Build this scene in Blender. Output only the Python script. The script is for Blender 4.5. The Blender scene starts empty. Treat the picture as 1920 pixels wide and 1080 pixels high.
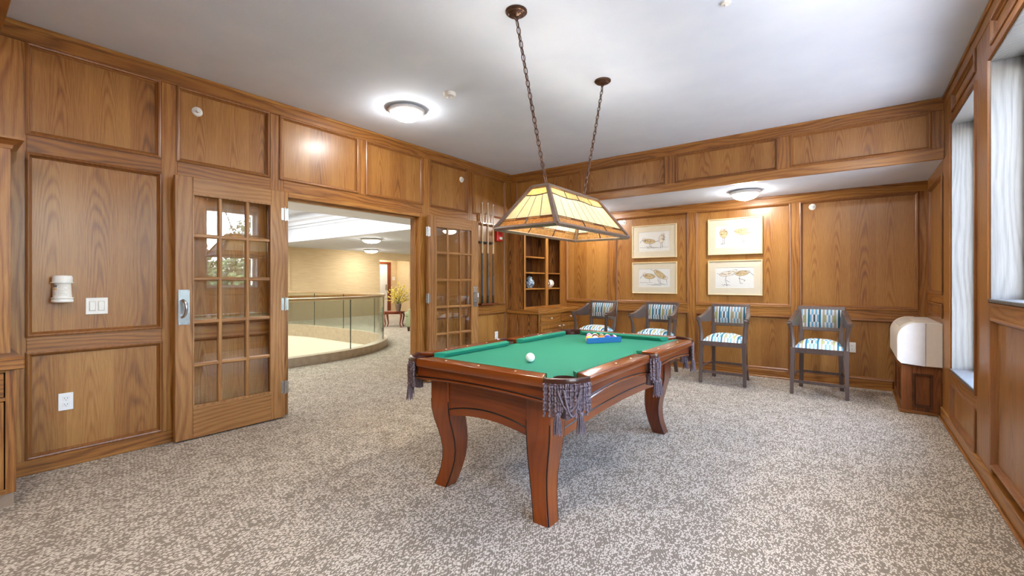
import bpy, bmesh, math, random
from mathutils import Vector, Matrix, Quaternion
random.seed(7)
PI = math.pi
SC = bpy.context.scene
COL = SC.collection

# ---------------------------------------------------------------- camera, world, exposure
THETA = 0.65
cam = bpy.data.cameras.new('camera')
cam.sensor_fit = 'HORIZONTAL'; cam.sensor_width = 36.0
cam.lens = 36.0 * 840.0 / 1920.0
cam.shift_y = -(540 - 528.5) / 1920.0
cam.clip_start = 0.05
camo = bpy.data.objects.new('camera', cam); COL.objects.link(camo)
camo.location = (0, 0, 1.23)
camo.rotation_euler = (PI / 2, 0, THETA)
SC.camera = camo

world = bpy.data.worlds.new('sky'); SC.world = world
world.use_nodes = True
_wt = world.node_tree
_sky = _wt.nodes.new('ShaderNodeTexSky')
_sky.sky_type = 'NISHITA'; _sky.sun_disc = False
_sky.sun_elevation = math.radians(40); _sky.sun_rotation = math.radians(200)
_sky.air_density = 1.0; _sky.dust_density = 3.0; _sky.ozone_density = 1.0
_bg = _wt.nodes['Background']; _bg.inputs['Strength'].default_value = 2.4
_wt.links.new(_sky.outputs[0], _bg.inputs['Color'])

SC.view_settings.view_transform = 'Standard'
SC.view_settings.look = 'None'
SC.view_settings.gamma = 1.0
SC.view_settings.use_curve_mapping = False
SC.view_settings.exposure = 1.22
cy = SC.cycles
cy.max_bounces = 5; cy.diffuse_bounces = 3; cy.glossy_bounces = 3; cy.transmission_bounces = 4; cy.transparent_max_bounces = 14
cy.caustics_reflective = False; cy.caustics_refractive = False
cy.use_adaptive_sampling = True; cy.adaptive_threshold = 0.06

DOME_POWER = 46.0      # emission of the frosted ceiling domes
LOBBY_COVE = 240.0     # watts of the tray ceiling cove light
BULB_POWER = 260.0      # emission of the bulbs in the pool lamp

def cove_light(name, loc, sx, sy, watts, rot=(0, 0, 0), color=(1, 1, 1)):
    l = bpy.data.lights.new(name, 'AREA'); l.shape = 'RECTANGLE'; l.size = sx; l.size_y = sy
    l.energy = watts; l.color = color
    o = bpy.data.objects.new(name, l); COL.objects.link(o); o.location = loc; o.rotation_euler = rot
    return o
# light of the lobby's tray ceiling (cove) above the atrium
cove_light('tray_cove_light', (-9.6, 2.6, 2.98), 5.2, 6.0, LOBBY_COVE, color=(1, 0.98, 0.95))

# ---------------------------------------------------------------- node helpers and materials
def srgb(r, g, b):
    def f(c):
        c /= 255.0
        return c / 12.92 if c <= 0.04045 else ((c + 0.055) / 1.055) ** 2.4
    return (f(r), f(g), f(b), 1.0)

class NT:
    def __init__(self, name):
        self.m = bpy.data.materials.new(name); self.m.use_nodes = True
        self.t = self.m.node_tree; self.b = self.t.nodes['Principled BSDF']
        self.out = self.t.nodes['Material Output']
    def put(self, sock, v):
        if isinstance(v, bpy.types.NodeSocket): self.t.links.new(v, sock)
        else: sock.default_value = v
    def n(self, typ, ins=None, **props):
        nd = self.t.nodes.new('ShaderNode' + typ)
        for k, v in props.items(): setattr(nd, k, v)
        if ins:
            for k, v in ins.items(): self.put(nd.inputs[k], v)
        return nd
    def math(self, op, a, b=0.0, c=0.0, clamp=False):
        nd = self.n('Math', {0: a, 1: b, 2: c}, operation=op, use_clamp=clamp)
        return nd.outputs[0]
    def mix(self, fac, a, b, blend='MIX'):
        nd = self.n('Mix', None, data_type='RGBA', blend_type=blend)
        self.put(nd.inputs[0], fac); self.put(nd.inputs[6], a); self.put(nd.inputs[7], b)
        return nd.outputs[2]
    def ramp(self, fac, stops):
        nd = self.n('ValToRGB', {0: fac}); r = nd.color_ramp
        while len(r.elements) < len(stops): r.elements.new(0.5)
        for e, (p, c) in zip(r.elements, stops): e.position = p; e.color = c
        return nd.outputs[0]
    def vec(self, x, y, z):
        return self.n('CombineXYZ', {0: x, 1: y, 2: z}).outputs[0]
    def obj(self):
        return self.n('TexCoord').outputs['Object']
    def sep(self, v):
        s = self.n('SeparateXYZ', {0: v}); return s.outputs[0], s.outputs[1], s.outputs[2]
    def noise(self, v, scale, detail=3.0, rough=0.55, dist=0.0):
        return self.n('TexNoise', {'Vector': v, 'Scale': scale, 'Detail': detail, 'Roughness': rough, 'Distortion': dist}).outputs['Fac']
    def bump(self, h, strength=0.2, dist=0.002):
        self.t.links.new(self.n('Bump', {'Height': h, 'Strength': strength, 'Distance': dist}).outputs[0], self.b.inputs['Normal'])
    def set(self, **k):
        for a, v in k.items(): self.put(self.b.inputs[a.replace('_', ' ')], v)

def plain(name, col, rough=0.5, metal=0.0, var=0.05, scale=25.0, coat=0.0, bump=0.0):
    t = NT(name); o = t.obj(); f = t.noise(o, scale)
    a = tuple(c * (1 - var) for c in col[:3]) + (1,); b = tuple(min(1, c * (1 + var)) for c in col[:3]) + (1,)
    t.set(Base_Color=t.ramp(f, [(0.3, a), (0.7, b)]), Roughness=rough, Metallic=metal)
    t.set(Coat_Weight=coat)
    if bump: t.bump(t.noise(o, scale * 6), bump, 0.002)
    return t.m

def wood(name, dark, mid, light, grain='Z', strip=0.0, rough=0.36, coat=0.15, contrast=1.0, blotch=0.35, scale=1.0, tone=0.84):
    dark, mid, light = [tuple(c * tone for c in q[:3]) + (1.0,) for q in (dark, mid, light)]
    """oak: pores and growth bands along one axis; strip > 0 lays veneer leaves with cathedral figure"""
    t = NT(name); o = t.obj()
    rnd = t.n('ObjectInfo').outputs['Random']
    x, y, z = t.sep(o)
    h = t.math('ADD', x, y)
    if grain == 'Z': along, ac1, ac2 = z, x, y
    elif grain == 'H': along, ac1, ac2 = h, z, 0.0
    elif grain == 'X': along, ac1, ac2 = x, y, z
    else: along, ac1, ac2 = y, x, z
    off = t.math('MULTIPLY', rnd, 37.0)
    al = t.math('ADD', t.math('MULTIPLY', along, scale), off)
    a1 = t.math('MULTIPLY', ac1, scale); a2 = t.math('MULTIPLY', ac2, scale) if not isinstance(ac2, float) else 0.0
    wob = t.noise(t.vec(t.math('MULTIPLY', al, 0.9), t.math('MULTIPLY', a1, 5.0), t.math('MULTIPLY', a2, 5.0)), 1.0, 1.5)
    pores = t.noise(t.vec(t.math('MULTIPLY', al, 7.0), t.math('MULTIPLY', a1, 190.0), t.math('MULTIPLY', a2, 190.0)), 1.0, 2.5, 0.7)
    if strip > 0:
        q = t.math('DIVIDE', t.math('ADD', h, t.math('MULTIPLY', rnd, 3.1)), strip)
        idx = t.math('FLOOR', q); fr = t.math('SUBTRACT', t.math('FRACT', q), 0.5)
        wn = t.n('TexWhiteNoise', {'Vector': t.vec(idx, off, 0.0)}, noise_dimensions='3D').outputs['Value']
        par = t.math('ADD', t.math('MULTIPLY', t.math('MULTIPLY', fr, fr), t.math('ADD', 7.0, t.math('MULTIPLY', wn, 14.0))), t.math('MULTIPLY', wn, 9.0))
        f = t.math('ADD', t.math('ADD', t.math('MULTIPLY', al, 1.5), par), t.math('MULTIPLY', wob, 3.6))
        bands = t.math('ADD', t.math('MULTIPLY', t.math('SINE', t.math('MULTIPLY', f, 17.0)), 0.5), 0.5)
        amp = t.math('MULTIPLY', t.math('SUBTRACT', 1.0, t.math('MULTIPLY', t.math('ABSOLUTE', fr), 1.9)), t.math('ADD', 0.25, t.math('MULTIPLY', t.noise(t.vec(t.math('MULTIPLY', al, 0.8), t.math('MULTIPLY', a1, 2.0), t.math('MULTIPLY', a2, 2.0)), 1.0, 1.0), 1.0)))
    else:
        wn = rnd
        f = t.math('ADD', t.math('MULTIPLY', t.math('ADD', a1, a2), 26.0), t.math('MULTIPLY', wob, 7.0))
        bands = t.math('ADD', t.math('MULTIPLY', t.math('SINE', t.math('MULTIPLY', f, 6.0)), 0.5), 0.5)
        amp = 0.75
    bands = t.math('POWER', bands, 1.8)
    figure = t.math('MULTIPLY', t.math('MULTIPLY', bands, amp), 0.42 * contrast)
    pz = t.math('MULTIPLY', t.math('SUBTRACT', pores, 0.5), 0.9 * contrast)
    bl = t.noise(t.vec(t.math('MULTIPLY', al, 1.3), t.math('MULTIPLY', a1, 3.5), t.math('MULTIPLY', a2, 3.5)), 1.0, 1.0)
    v = t.math('SUBTRACT', 0.66, figure)
    v = t.math('ADD', v, pz)
    v = t.math('ADD', v, t.math('MULTIPLY', t.math('SUBTRACT', bl, 0.5), blotch))
    v = t.math('ADD', v, t.math('MULTIPLY', t.math('SUBTRACT', wn, 0.5), 0.24), clamp=True)
    col = t.ramp(v, [(0.05, dark), (0.5, mid), (0.95, light)])
    t.set(Base_Color=col, Roughness=rough, Coat_Weight=coat, Coat_Roughness=0.22)
    return t.m

OAK_D, OAK_M, OAK_L = srgb(74, 42, 18), srgb(148, 95, 47), srgb(189, 136, 78)
M = {}
M['panel'] = wood('oak_panel', srgb(92, 52, 18), srgb(162, 106, 46), srgb(194, 142, 74), 'Z', 0.24, coat=0.25, contrast=0.95)
M['oak_v'] = wood('oak_upright', srgb(86, 46, 14), srgb(162, 103, 42), srgb(198, 142, 70), 'Z', 0.0, coat=0.2, contrast=0.95)
M['oak_h'] = wood('oak_lengthwise', srgb(86, 46, 14), srgb(162, 103, 42), srgb(198, 142, 70), 'H', 0.0, coat=0.2, contrast=0.95)
M['mould'] = wood('oak_moulding', srgb(70, 37, 15), srgb(138, 85, 38), srgb(176, 118, 60), 'Z', 0.0, contrast=0.4)
M['door_v'] = wood('door_oak_upright', srgb(96, 58, 26), srgb(162, 110, 58), srgb(198, 146, 86), 'Z', 0.0, contrast=0.8)
M['door_h'] = wood('door_oak_lengthwise', srgb(96, 58, 26), srgb(162, 110, 58), srgb(198, 146, 86), 'H', 0.0, contrast=0.8)
M['oak_fig'] = wood('oak_bold_figure', srgb(62, 30, 12), srgb(143, 88, 42), srgb(184, 125, 68), 'Z', 0.2, contrast=2.4)
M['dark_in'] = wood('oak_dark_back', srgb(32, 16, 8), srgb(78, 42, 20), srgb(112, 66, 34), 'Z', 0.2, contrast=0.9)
M['pale'] = wood('daylight_washed_jamb_wood', srgb(54, 53, 50), srgb(102, 101, 98), srgb(130, 130, 128), 'Z', 0.0, rough=0.5, coat=0.0, contrast=0.6)  # oak reveals: overexposed daylight painted in as pale grey wood
M['table'] = wood('cherry_stained', srgb(48, 13, 1), srgb(122, 47, 3), srgb(180, 88, 13), 'H', 0.0, rough=0.3, coat=0.45, contrast=0.3, blotch=0.8, tone=0.66)
M['table_v'] = wood('cherry_stained_upright', srgb(48, 13, 1), srgb(122, 47, 3), srgb(180, 88, 13), 'Z', 0.0, rough=0.3, coat=0.45, contrast=0.3, blotch=0.9, tone=0.66)
M['table_rim'] = wood('cherry_dark_rail', srgb(54, 18, 5), srgb(122, 54, 16), srgb(164, 84, 30), 'H', 0.0, rough=0.16, coat=0.6, contrast=0.25, blotch=0.4, tone=0.7)
M['chair'] = wood('espresso_wood', srgb(40, 30, 27), srgb(82, 65, 58), srgb(110, 92, 84), 'Z', 0.0, rough=0.3, coat=0.5, contrast=0.35)
M['plinth'] = wood('walnut_stained', srgb(60, 27, 9), srgb(128, 70, 30), srgb(164, 102, 52), 'Z', 0.16, contrast=1.2)
M['side_table'] = wood('mahogany', srgb(60, 20, 10), srgb(124, 52, 24), srgb(160, 82, 44), 'H', 0.0, contrast=0.4)
M['maple'] = wood('maple', srgb(196, 160, 110), srgb(226, 196, 148), srgb(240, 216, 172), 'Z', 0.0, contrast=0.25)
M['frame'] = wood('blond_frame_wood', srgb(206, 172, 120), srgb(232, 204, 154), srgb(244, 222, 178), 'H', 0.0, contrast=0.25)
M['groove'] = plain('black_inlay', srgb(14, 12, 14), 0.35)
M['black'] = plain('black_plastic', srgb(20, 20, 22), 0.4)
M['cue_black'] = plain('cue_butt_black', srgb(22, 24, 26), 0.25, coat=0.5)
M['cue_grip'] = plain('cue_linen_grip', srgb(78, 78, 80), 0.7, var=0.3, scale=300)
M['white'] = plain('white_plastic', srgb(238, 236, 230), 0.35, var=0.02)
M['ptac'] = plain('cream_appliance_plastic', srgb(232, 224, 208), 0.4, var=0.02)
M['ptac_w'] = plain('white_appliance_plastic', srgb(236, 238, 240), 0.35, var=0.02)
M['grille'] = plain('beige_grille', srgb(176, 160, 140), 0.5)
M['grey_ink'] = plain('label_grey_ink', srgb(120, 118, 116), 0.6)
M['pale_ink'] = plain('label_pale_print', srgb(206, 200, 190), 0.6)
M['tan_ink'] = plain('label_tan_print', srgb(220, 190, 140), 0.6)
M['steel'] = plain('brushed_steel', srgb(190, 192, 194), 0.25, metal=1.0)
M['brass'] = plain('satin_brass_rail', srgb(196, 170, 130), 0.3, metal=0.7)
M['nickel'] = plain('nickel_rim', srgb(226, 228, 230), 0.35, metal=0.0)
M['bronze'] = plain('aged_bronze', srgb(84, 58, 44), 0.35, metal=0.6, var=0.3)
M['lampframe'] = plain('lamp_bronze_frame', srgb(132, 110, 96), 0.38, metal=0.5, var=0.15)
M['lead'] = plain('lead_came', srgb(60, 44, 28), 0.5, metal=0.4)
M['red'] = plain('fire_red', srgb(196, 26, 22), 0.35)
M['leather'] = plain('brown_leather', srgb(64, 34, 24), 0.28, coat=0.4, var=0.25, bump=0.2)
M['tassel'] = plain('fringe_silk', srgb(108, 92, 96), 0.6, var=0.75, scale=260)
M['sight'] = plain('pearl_sight', srgb(240, 232, 210), 0.25)
M['paper'] = plain('art_paper', srgb(222, 220, 214), 0.8, var=0.015)
M['mat'] = plain('cream_mat_board', srgb(214, 202, 178), 0.8, var=0.02)
M['ink'] = plain('sketch_ink', srgb(46, 41, 38), 0.8)
M['ink_tan'] = plain('sketch_wash_tan', srgb(206, 180, 136), 0.8, var=0.2, scale=60)
M['ink_pale'] = plain('sketch_wash_pale', srgb(226, 214, 194), 0.8, var=0.1, scale=60)
M['green'] = plain('sage_upholstery', srgb(152, 158, 122), 0.8, var=0.06, scale=60)
M['petal'] = plain('yellow_petals', srgb(228, 200, 84), 0.6, var=0.2)
M['stem'] = plain('dry_green_stem', srgb(110, 116, 60), 0.7)
M['vase'] = plain('smoky_vase', srgb(120, 100, 84), 0.15, var=0.3)
M['leaf'] = plain('tree_leaf', srgb(52, 80, 44), 0.6, var=0.4, scale=3)
M['bark'] = plain('tree_bark', srgb(84, 72, 60), 0.9, var=0.2)
M['lawn'] = plain('pale_paving', srgb(170, 168, 164), 0.9, var=0.2, scale=4)
M['shaft'] = plain('cream_shaft_paint', srgb(240, 228, 208), 0.6, var=0.01)
M['stone'] = plain('taupe_stone_kerb', srgb(176, 156, 130), 0.4, var=0.12, scale=12)
M['wainscot'] = plain('taupe_wainscot_paper', srgb(176, 150, 122), 0.7, var=0.06)
M['lowerfloor'] = plain('lower_level_floor', srgb(224, 208, 186), 0.5)

def ceiling_mat():
    t = NT('white_ceiling_texture'); o = t.obj()
    f = t.noise(o, 3.0); g = t.noise(o, 38.0, 5.0, 0.7)
    t.set(Base_Color=t.ramp(f, [(0.3, srgb(218, 227, 241)), (0.7, srgb(225, 233, 245))]), Roughness=0.85)
    t.bump(g, 0.25, 0.004); return t.m
M['ceiling'] = ceiling_mat()

def wallpaper():
    t = NT('tan_grasscloth'); x, y, z = t.sep(t.obj())
    g = t.noise(t.vec(t.math('MULTIPLY', x, 3.0), t.math('MULTIPLY', y, 3.0), t.math('MULTIPLY', z, 60.0)), 1.0, 4.0)
    t.set(Base_Color=t.ramp(g, [(0.3, srgb(216, 190, 146)), (0.7, srgb(232, 210, 168))]), Roughness=0.8); return t.m
M['wallpaper'] = wallpaper()

def carpet():
    t = NT('fleck_carpet'); o = t.obj(); x, y, z = t.sep(o)
    # woven rows with short light strokes in two leanings, denser in drifts
    wx = t.math('ADD', x, t.math('MULTIPLY', t.noise(o, 45.0, 0.0), 0.012)); wy = t.math('ADD', y, t.math('MULTIPLY', t.noise(o, 38.0, 0.0), 0.012))
    def flecks(ang, s, thr):
        c, sn = math.cos(ang), math.sin(ang)
        a = t.math('ADD', t.math('MULTIPLY', wx, c), t.math('MULTIPLY', wy, sn))
        b = t.math('SUBTRACT', t.math('MULTIPLY', wy, c), t.math('MULTIPLY', wx, sn))
        v = t.n('TexVoronoi', {'Vector': t.vec(t.math('MULTIPLY', a, 52.0 * s), t.math('MULTIPLY', b, 120.0 * s), 0.0), 'Scale': 1.0, 'Randomness': 1.0}, voronoi_dimensions='2D')
        cr = t.sep(v.outputs['Color'])[0]
        on = t.math('GREATER_THAN', cr, thr)
        sh = t.math('SUBTRACT', 0.47, v.outputs['Distance'])
        sh = t.math('MULTIPLY', sh, 7.0, clamp=True)
        return t.math('MULTIPLY', on, sh)
    drift = t.noise(o, 6.5, 3.0, 0.65)
    thr = t.math('SUBTRACT', 1.03, drift)
    fl = t.math('MAXIMUM', flecks(1.35, 1.0, thr), flecks(1.95, 1.2, t.math('ADD', thr, 0.12)))
    row = t.math('SINE', t.math('MULTIPLY', t.math('ADD', t.math('MULTIPLY', x, 0.8), t.math('MULTIPLY', y, 0.6)), 560.0))
    th = t.noise(o, 300.0, 2.0)
    base = t.ramp(t.math('ADD', t.math('MULTIPLY', row, 0.14), th), [(0.25, srgb(106, 95, 81)), (0.75, srgb(156, 142, 124))])
    col = t.mix(t.math('MULTIPLY', fl, 0.9), base, srgb(218, 205, 186))
    t.set(Base_Color=col, Roughness=0.95)
    return t.m
M['carpet'] = carpet()

def felt():
    t = NT('green_billiard_cloth'); o = t.obj()
    f = t.noise(o, 700.0, 2.0)
    t.set(Base_Color=t.ramp(f, [(0.2, srgb(6, 104, 76)), (0.8, srgb(16, 126, 95))]), Roughness=0.9)
    return t.m
M['felt'] = felt()

def glass(name, tint=(1, 1, 1, 1), refl=0.9, ior=1.5, rough=0.0):
    t = NT(name)
    tr = t.n('BsdfTransparent', {'Color': tint}); gl = t.n('BsdfGlossy', {'Color': (refl, refl, refl, 1), 'Roughness': rough})
    g = t.n('NewGeometry'); dt = t.n('VectorMath', {0: g.outputs['Normal'], 1: g.outputs['Incoming']}, operation='DOT_PRODUCT').outputs['Value']
    r0 = ((ior - 1) / (ior + 1)) ** 2      # Schlick reflectance, the same from both sides of the pane
    fr = t.math('ADD', r0, t.math('MULTIPLY', 1 - r0, t.math('POWER', t.math('SUBTRACT', 1.0, t.math('ABSOLUTE', dt)), 5.0)), clamp=True)
    mx = t.n('MixShader', {0: fr, 1: tr.outputs[0], 2: gl.outputs[0]})
    t.t.links.new(mx.outputs[0], t.out.inputs['Surface']); return t.m
M['glass'] = glass('clear_pane')
M['door_glass'] = glass('door_pane', (1, 1, 1, 1), 1.0, 1.75)
M['rail_glass'] = glass('green_tinted_balustrade_glass', (0.91, 0.95, 0.93, 1))
M['art_glass'] = glass('picture_glass', (1, 1, 1, 1), 0.9, 1.3)

def emit(name, col, strength):
    t = NT(name); e = t.n('Emission', {'Color': col, 'Strength': strength})
    t.t.links.new(e.outputs[0], t.out.inputs['Surface']); return t.m
M['dome'] = emit('lit_frosted_dome', (1, 0.97, 0.94, 1), DOME_POWER)
M['dome_lobby'] = emit('lit_frosted_lobby_dome', (1, 0.95, 0.87, 1), 34.0)
M['bulb'] = emit('lit_bulb', (1, 0.93, 0.82, 1), BULB_POWER)
M['skylight'] = emit('lit_tray_ceiling', (1, 1, 1, 1), 1.2)

def stained(name, a, b, sc=30.0):
    t = NT(name); o = t.obj(); f = t.noise(o, sc, 4.0)
    c = t.ramp(f, [(0.3, a), (0.7, b)])
    tl = t.n('BsdfTranslucent', {'Color': c}); df = t.n('BsdfPrincipled', {'Base Color': c, 'Roughness': 0.2})
    mx = t.n('MixShader', {0: 0.35, 1: tl.outputs[0], 2: df.outputs[0]})
    t.t.links.new(mx.outputs[0], t.out.inputs['Surface']); return t.m
M['cream_glass'] = stained('cream_art_glass', srgb(238, 226, 192), srgb(244, 236, 208))
M['amber_glass'] = stained('amber_mica_glass', srgb(176, 128, 74), srgb(214, 176, 118), 70.0)
M['tan_glass'] = stained('tan_ripple_glass', srgb(206, 178, 128), srgb(230, 208, 164), 60.0)
M['rust_glass'] = stained('rust_art_glass', srgb(120, 72, 36), srgb(164, 108, 58))

def fabric():
    t = NT('striped_ikat_fabric'); x, y, z = t.sep(t.obj())
    # stripes across the seat width, with stepped blocks along them
    fx = t.math('FRACT', t.math('ADD', t.math('MULTIPLY', x, 3.55), 0.5))
    W_, T_, B_, L_, S_, G_ = srgb(240, 242, 240), srgb(40, 118, 142), srgb(128, 186, 212), srgb(176, 186, 112), srgb(190, 178, 156), srgb(66, 88, 94)
    def bands(cols):
        nd = t.n('ValToRGB', {0: fx}); nd.color_ramp.interpolation = 'CONSTANT'; r = nd.color_ramp
        while len(r.elements) < len(cols): r.elements.new(0.5)
        for i, (e, c) in enumerate(zip(r.elements, cols)): e.position = i / len(cols); e.color = c
        return nd.outputs[0]
    A = bands([W_, T_, B_, W_, G_, W_, B_, T_, W_, L_, S_, W_, B_, W_, S_, L_])
    Bc = bands([W_, T_, W_, B_, W_, B_, W_, T_, W_, S_, W_, B_, W_, B_, W_, S_])
    yz = t.math('ADD', y, z)
    blk = t.math('GREATER_THAN', t.math('FRACT', t.math('MULTIPLY', yz, 5.2)), 0.5)
    t.set(Base_Color=t.mix(blk, A, Bc), Roughness=0.8)
    return t.m
M['fabric'] = fabric()

def vase_blue():
    t = NT('blue_white_porcelain'); o = t.obj()
    f = t.noise(o, 42.0, 2.0, 0.5, 1.5)
    t.set(Base_Color=t.ramp(f, [(0.46, srgb(30, 60, 110)), (0.54, srgb(196, 216, 226))]), Roughness=0.12); return t.m
M['porcelain'] = vase_blue()
def striped_ball():
    t = NT('cream_ball_dark_bands'); x, y, z = t.sep(t.obj())
    f = t.math('GREATER_THAN', t.math('FRACT', t.math('ADD', t.math('MULTIPLY', y, 22.0), 0.2)), 0.84)
    t.set(Base_Color=t.mix(f, srgb(236, 230, 218), srgb(110, 60, 50)), Roughness=0.3); return t.m
M['stitch'] = striped_ball()
def ballmat(name, col, stripe=False, white=srgb(244, 238, 222)):
    t = NT(name); x, y, z = t.sep(t.obj())
    if stripe:
        f = t.math('GREATER_THAN', t.math('ABSOLUTE', z), 0.0155)
        c = t.mix(f, col, white)
    else:
        c = t.mix(t.noise(t.obj(), 40.0), col, col)
    spot = t.math('LESS_THAN', t.math('ADD', t.math('MULTIPLY', x, x), t.math('MULTIPLY', z, z)), 0.00009)
    c = t.mix(spot, c, white)
    t.set(Base_Color=c, Roughness=0.08, Coat_Weight=0.5); return t.m

# ---------------------------------------------------------------- mesh helpers
def nb(): return bmesh.new()
def box(bm, x0, x1, y0, y1, z0, z1, bev=0.0, seg=1):
    vs = [bm.verts.new((x, y, z)) for x in (x0, x1) for y in (y0, y1) for z in (z0, z1)]
    fs = [bm.faces.new([vs[i] for i in f]) for f in ((0, 1, 3, 2), (4, 6, 7, 5), (0, 4, 5, 1), (2, 3, 7, 6), (0, 2, 6, 4), (1, 5, 7, 3))]
    if bev > 0:
        es = list({e for f in fs for e in f.edges})
        bmesh.ops.bevel(bm, geom=es, offset=bev, segments=seg, affect='EDGES', profile=0.5)
    return bm
def bx(*a, **k): return box(nb(), *a, **k)
def hexa(bm, bot, top, bev=0.0, seg=1):
    """box from 4 bottom and 4 top corners"""
    b = [bm.verts.new(p) for p in bot]; t = [bm.verts.new(p) for p in top]
    fs = [bm.faces.new(b[::-1]), bm.faces.new(t)] + [bm.faces.new((b[i], b[(i + 1) % 4], t[(i + 1) % 4], t[i])) for i in range(4)]
    if bev > 0:
        bmesh.ops.bevel(bm, geom=list({e for f in fs for e in f.edges}), offset=bev, segments=seg, affect='EDGES', profile=0.5)
    return bm
def prism(bm, pts, fn, h0, h1):
    """polygon pts (u,v) extruded from h0 to h1; fn(u,v,h)->xyz"""
    a = [bm.verts.new(fn(u, v, h0)) for u, v in pts]; b = [bm.verts.new(fn(u, v, h1)) for u, v in pts]
    bm.faces.new(a[::-1]); bm.faces.new(b); n = len(pts)
    for i in range(n): bm.faces.new((a[i], a[(i + 1) % n], b[(i + 1) % n], b[i]))
    return bm
def lathe(bm, prof, n=24, c=(0, 0, 0)):
    rings = []
    for r, z in prof:
        if r < 1e-6: rings.append([bm.verts.new((c[0], c[1], c[2] + z))])
        else: rings.append([bm.verts.new((c[0] + r * math.cos(2 * PI * i / n), c[1] + r * math.sin(2 * PI * i / n), c[2] + z)) for i in range(n)])
    for a, b in zip(rings, rings[1:]):
        for i in range(n):
            j = (i + 1) % n
            if len(a) == 1 and len(b) == 1: continue
            if len(a) == 1: bm.faces.new((a[0], b[j], b[i]))
            elif len(b) == 1: bm.faces.new((a[i], a[j], b[0]))
            else: bm.faces.new((a[i], a[j], b[j], b[i]))
    return bm
def tube(bm, pts, r, n=8, closed=False, caps=True):
    pts = [Vector(p) for p in pts]; m = len(pts); rs = r if isinstance(r, (list, tuple)) else [r] * m
    tang = []
    for i in range(m):
        if closed: d = pts[(i + 1) % m] - pts[i - 1]
        else: d = pts[min(i + 1, m - 1)] - pts[max(i - 1, 0)]
        tang.append(d.normalized())
    up = Vector((0, 0, 1)) if abs(tang[0].z) < 0.9 else Vector((1, 0, 0))
    nrm = tang[0].cross(up).normalized(); rings = []
    for i in range(m):
        if i: 
            q = tang[i - 1].rotation_difference(tang[i]); nrm = (q @ nrm).normalized()
        bi = tang[i].cross(nrm)
        rings.append([bm.verts.new(pts[i] + rs[i] * (math.cos(2 * PI * k / n) * nrm + math.sin(2 * PI * k / n) * bi)) for k in range(n)])
    for i in range(m if closed else m - 1):
        a, b = rings[i], rings[(i + 1) % m]
        for k in range(n): bm.faces.new((a[k], a[(k + 1) % n], b[(k + 1) % n], b[k]))
    if caps and not closed:
        bm.faces.new(rings[0][::-1]); bm.faces.new(rings[-1])
    return bm
def ring(bm, u0, u1, v0, v1, prof, fn):
    """mitred frame: prof = [(inset, height)...] swept round a rectangle"""
    loops = []
    for ins, h in prof:
        loops.append([bm.verts.new(fn(u, v, h)) for u, v in ((u0 + ins, v0 + ins), (u1 - ins, v0 + ins), (u1 - ins, v1 - ins), (u0 + ins, v1 - ins))])
    for a, b in zip(loops, loops[1:]):
        for i in range(4): bm.faces.new((a[i], a[(i + 1) % 4], b[(i + 1) % 4], b[i]))
    return bm
def sphere(bm, c, r, u=16, v=10, s=(1, 1, 1)):
    mat = Matrix.Translation(c) @ Matrix.Diagonal((r * s[0], r * s[1], r * s[2], 1))
    bmesh.ops.create_uvsphere(bm, u_segments=u, v_segments=v, radius=1.0, matrix=mat); return bm

def obj(name, bm, mat, parent=None, smooth=False, kind=None, label=None):
    bmesh.ops.recalc_face_normals(bm, faces=bm.faces[:])
    me = bpy.data.meshes.new(name); bm.to_mesh(me); bm.free()
    if smooth:
        for p in me.polygons: p.use_smooth = True
        if smooth != 'all':
            me.set_sharp_from_angle(angle=math.radians(40))
    me.materials.append(M[mat] if isinstance(mat, str) else mat)
    o = bpy.data.objects.new(name, me); COL.objects.link(o)
    if parent: o.parent = parent
    if kind: o['kind'] = kind
    if label: o['label'] = label
    return o
def tag(o, label, cat, group=None):
    o['label'] = label; o['category'] = cat
    if group: o['group'] = group
    return o
def thing(name, label, cat, loc=(0, 0, 0), rz=0.0, group=None):
    o = bpy.data.objects.new(name, None); COL.objects.link(o)
    o.location = loc; o.rotation_euler = (0, 0, rz); o.empty_display_size = 0.1
    return tag(o, label, cat, group)
def struct(name, bm, mat, label=None, parent=None):
    o = obj(name, bm, mat, parent)
    if parent is None: o['kind'] = 'structure'
    if label: o['label'] = label
    return o
def dup(root, loc, rz=None, label=None):
    r = root.copy(); COL.objects.link(r); r.location = loc
    if rz is not None: r.rotation_euler = (0, 0, rz)
    if label: r['label'] = label
    for ch in list(root.children):
        c = ch.copy(); COL.objects.link(c); c.parent = r
        for g in list(ch.children):
            d = g.copy(); COL.objects.link(d); d.parent = c
    return r

# ---------------------------------------------------------------- room dimensions (metres)
XL, XR = -4.187, 0.648          # faces of left and right panelling
YS, YB = 5.493, 6.60            # soffit face, back wall face
H, HS = 2.873, 2.33             # ceiling, soffit underside
YSOUTH = -0.95
mapL = lambda u, v, h: (XL + h, u, v)
mapR = lambda u, v, h: (XR - h, u, v)
mapB = lambda u, v, h: (u, YB - h, v)
mapS = lambda u, v, h: (u, YS - h, v)

def rbox(fn, u0, u1, v0, v1, h0, h1, bev=0.0):
    bm = nb()
    p0 = fn(u0, v0, h0); p1 = fn(u1, v1, h1)
    return box(bm, min(p0[0], p1[0]), max(p0[0], p1[0]), min(p0[1], p1[1]), max(p0[1], p1[1]), min(p0[2], p1[2]), max(p0[2], p1[2]), bev)

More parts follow.
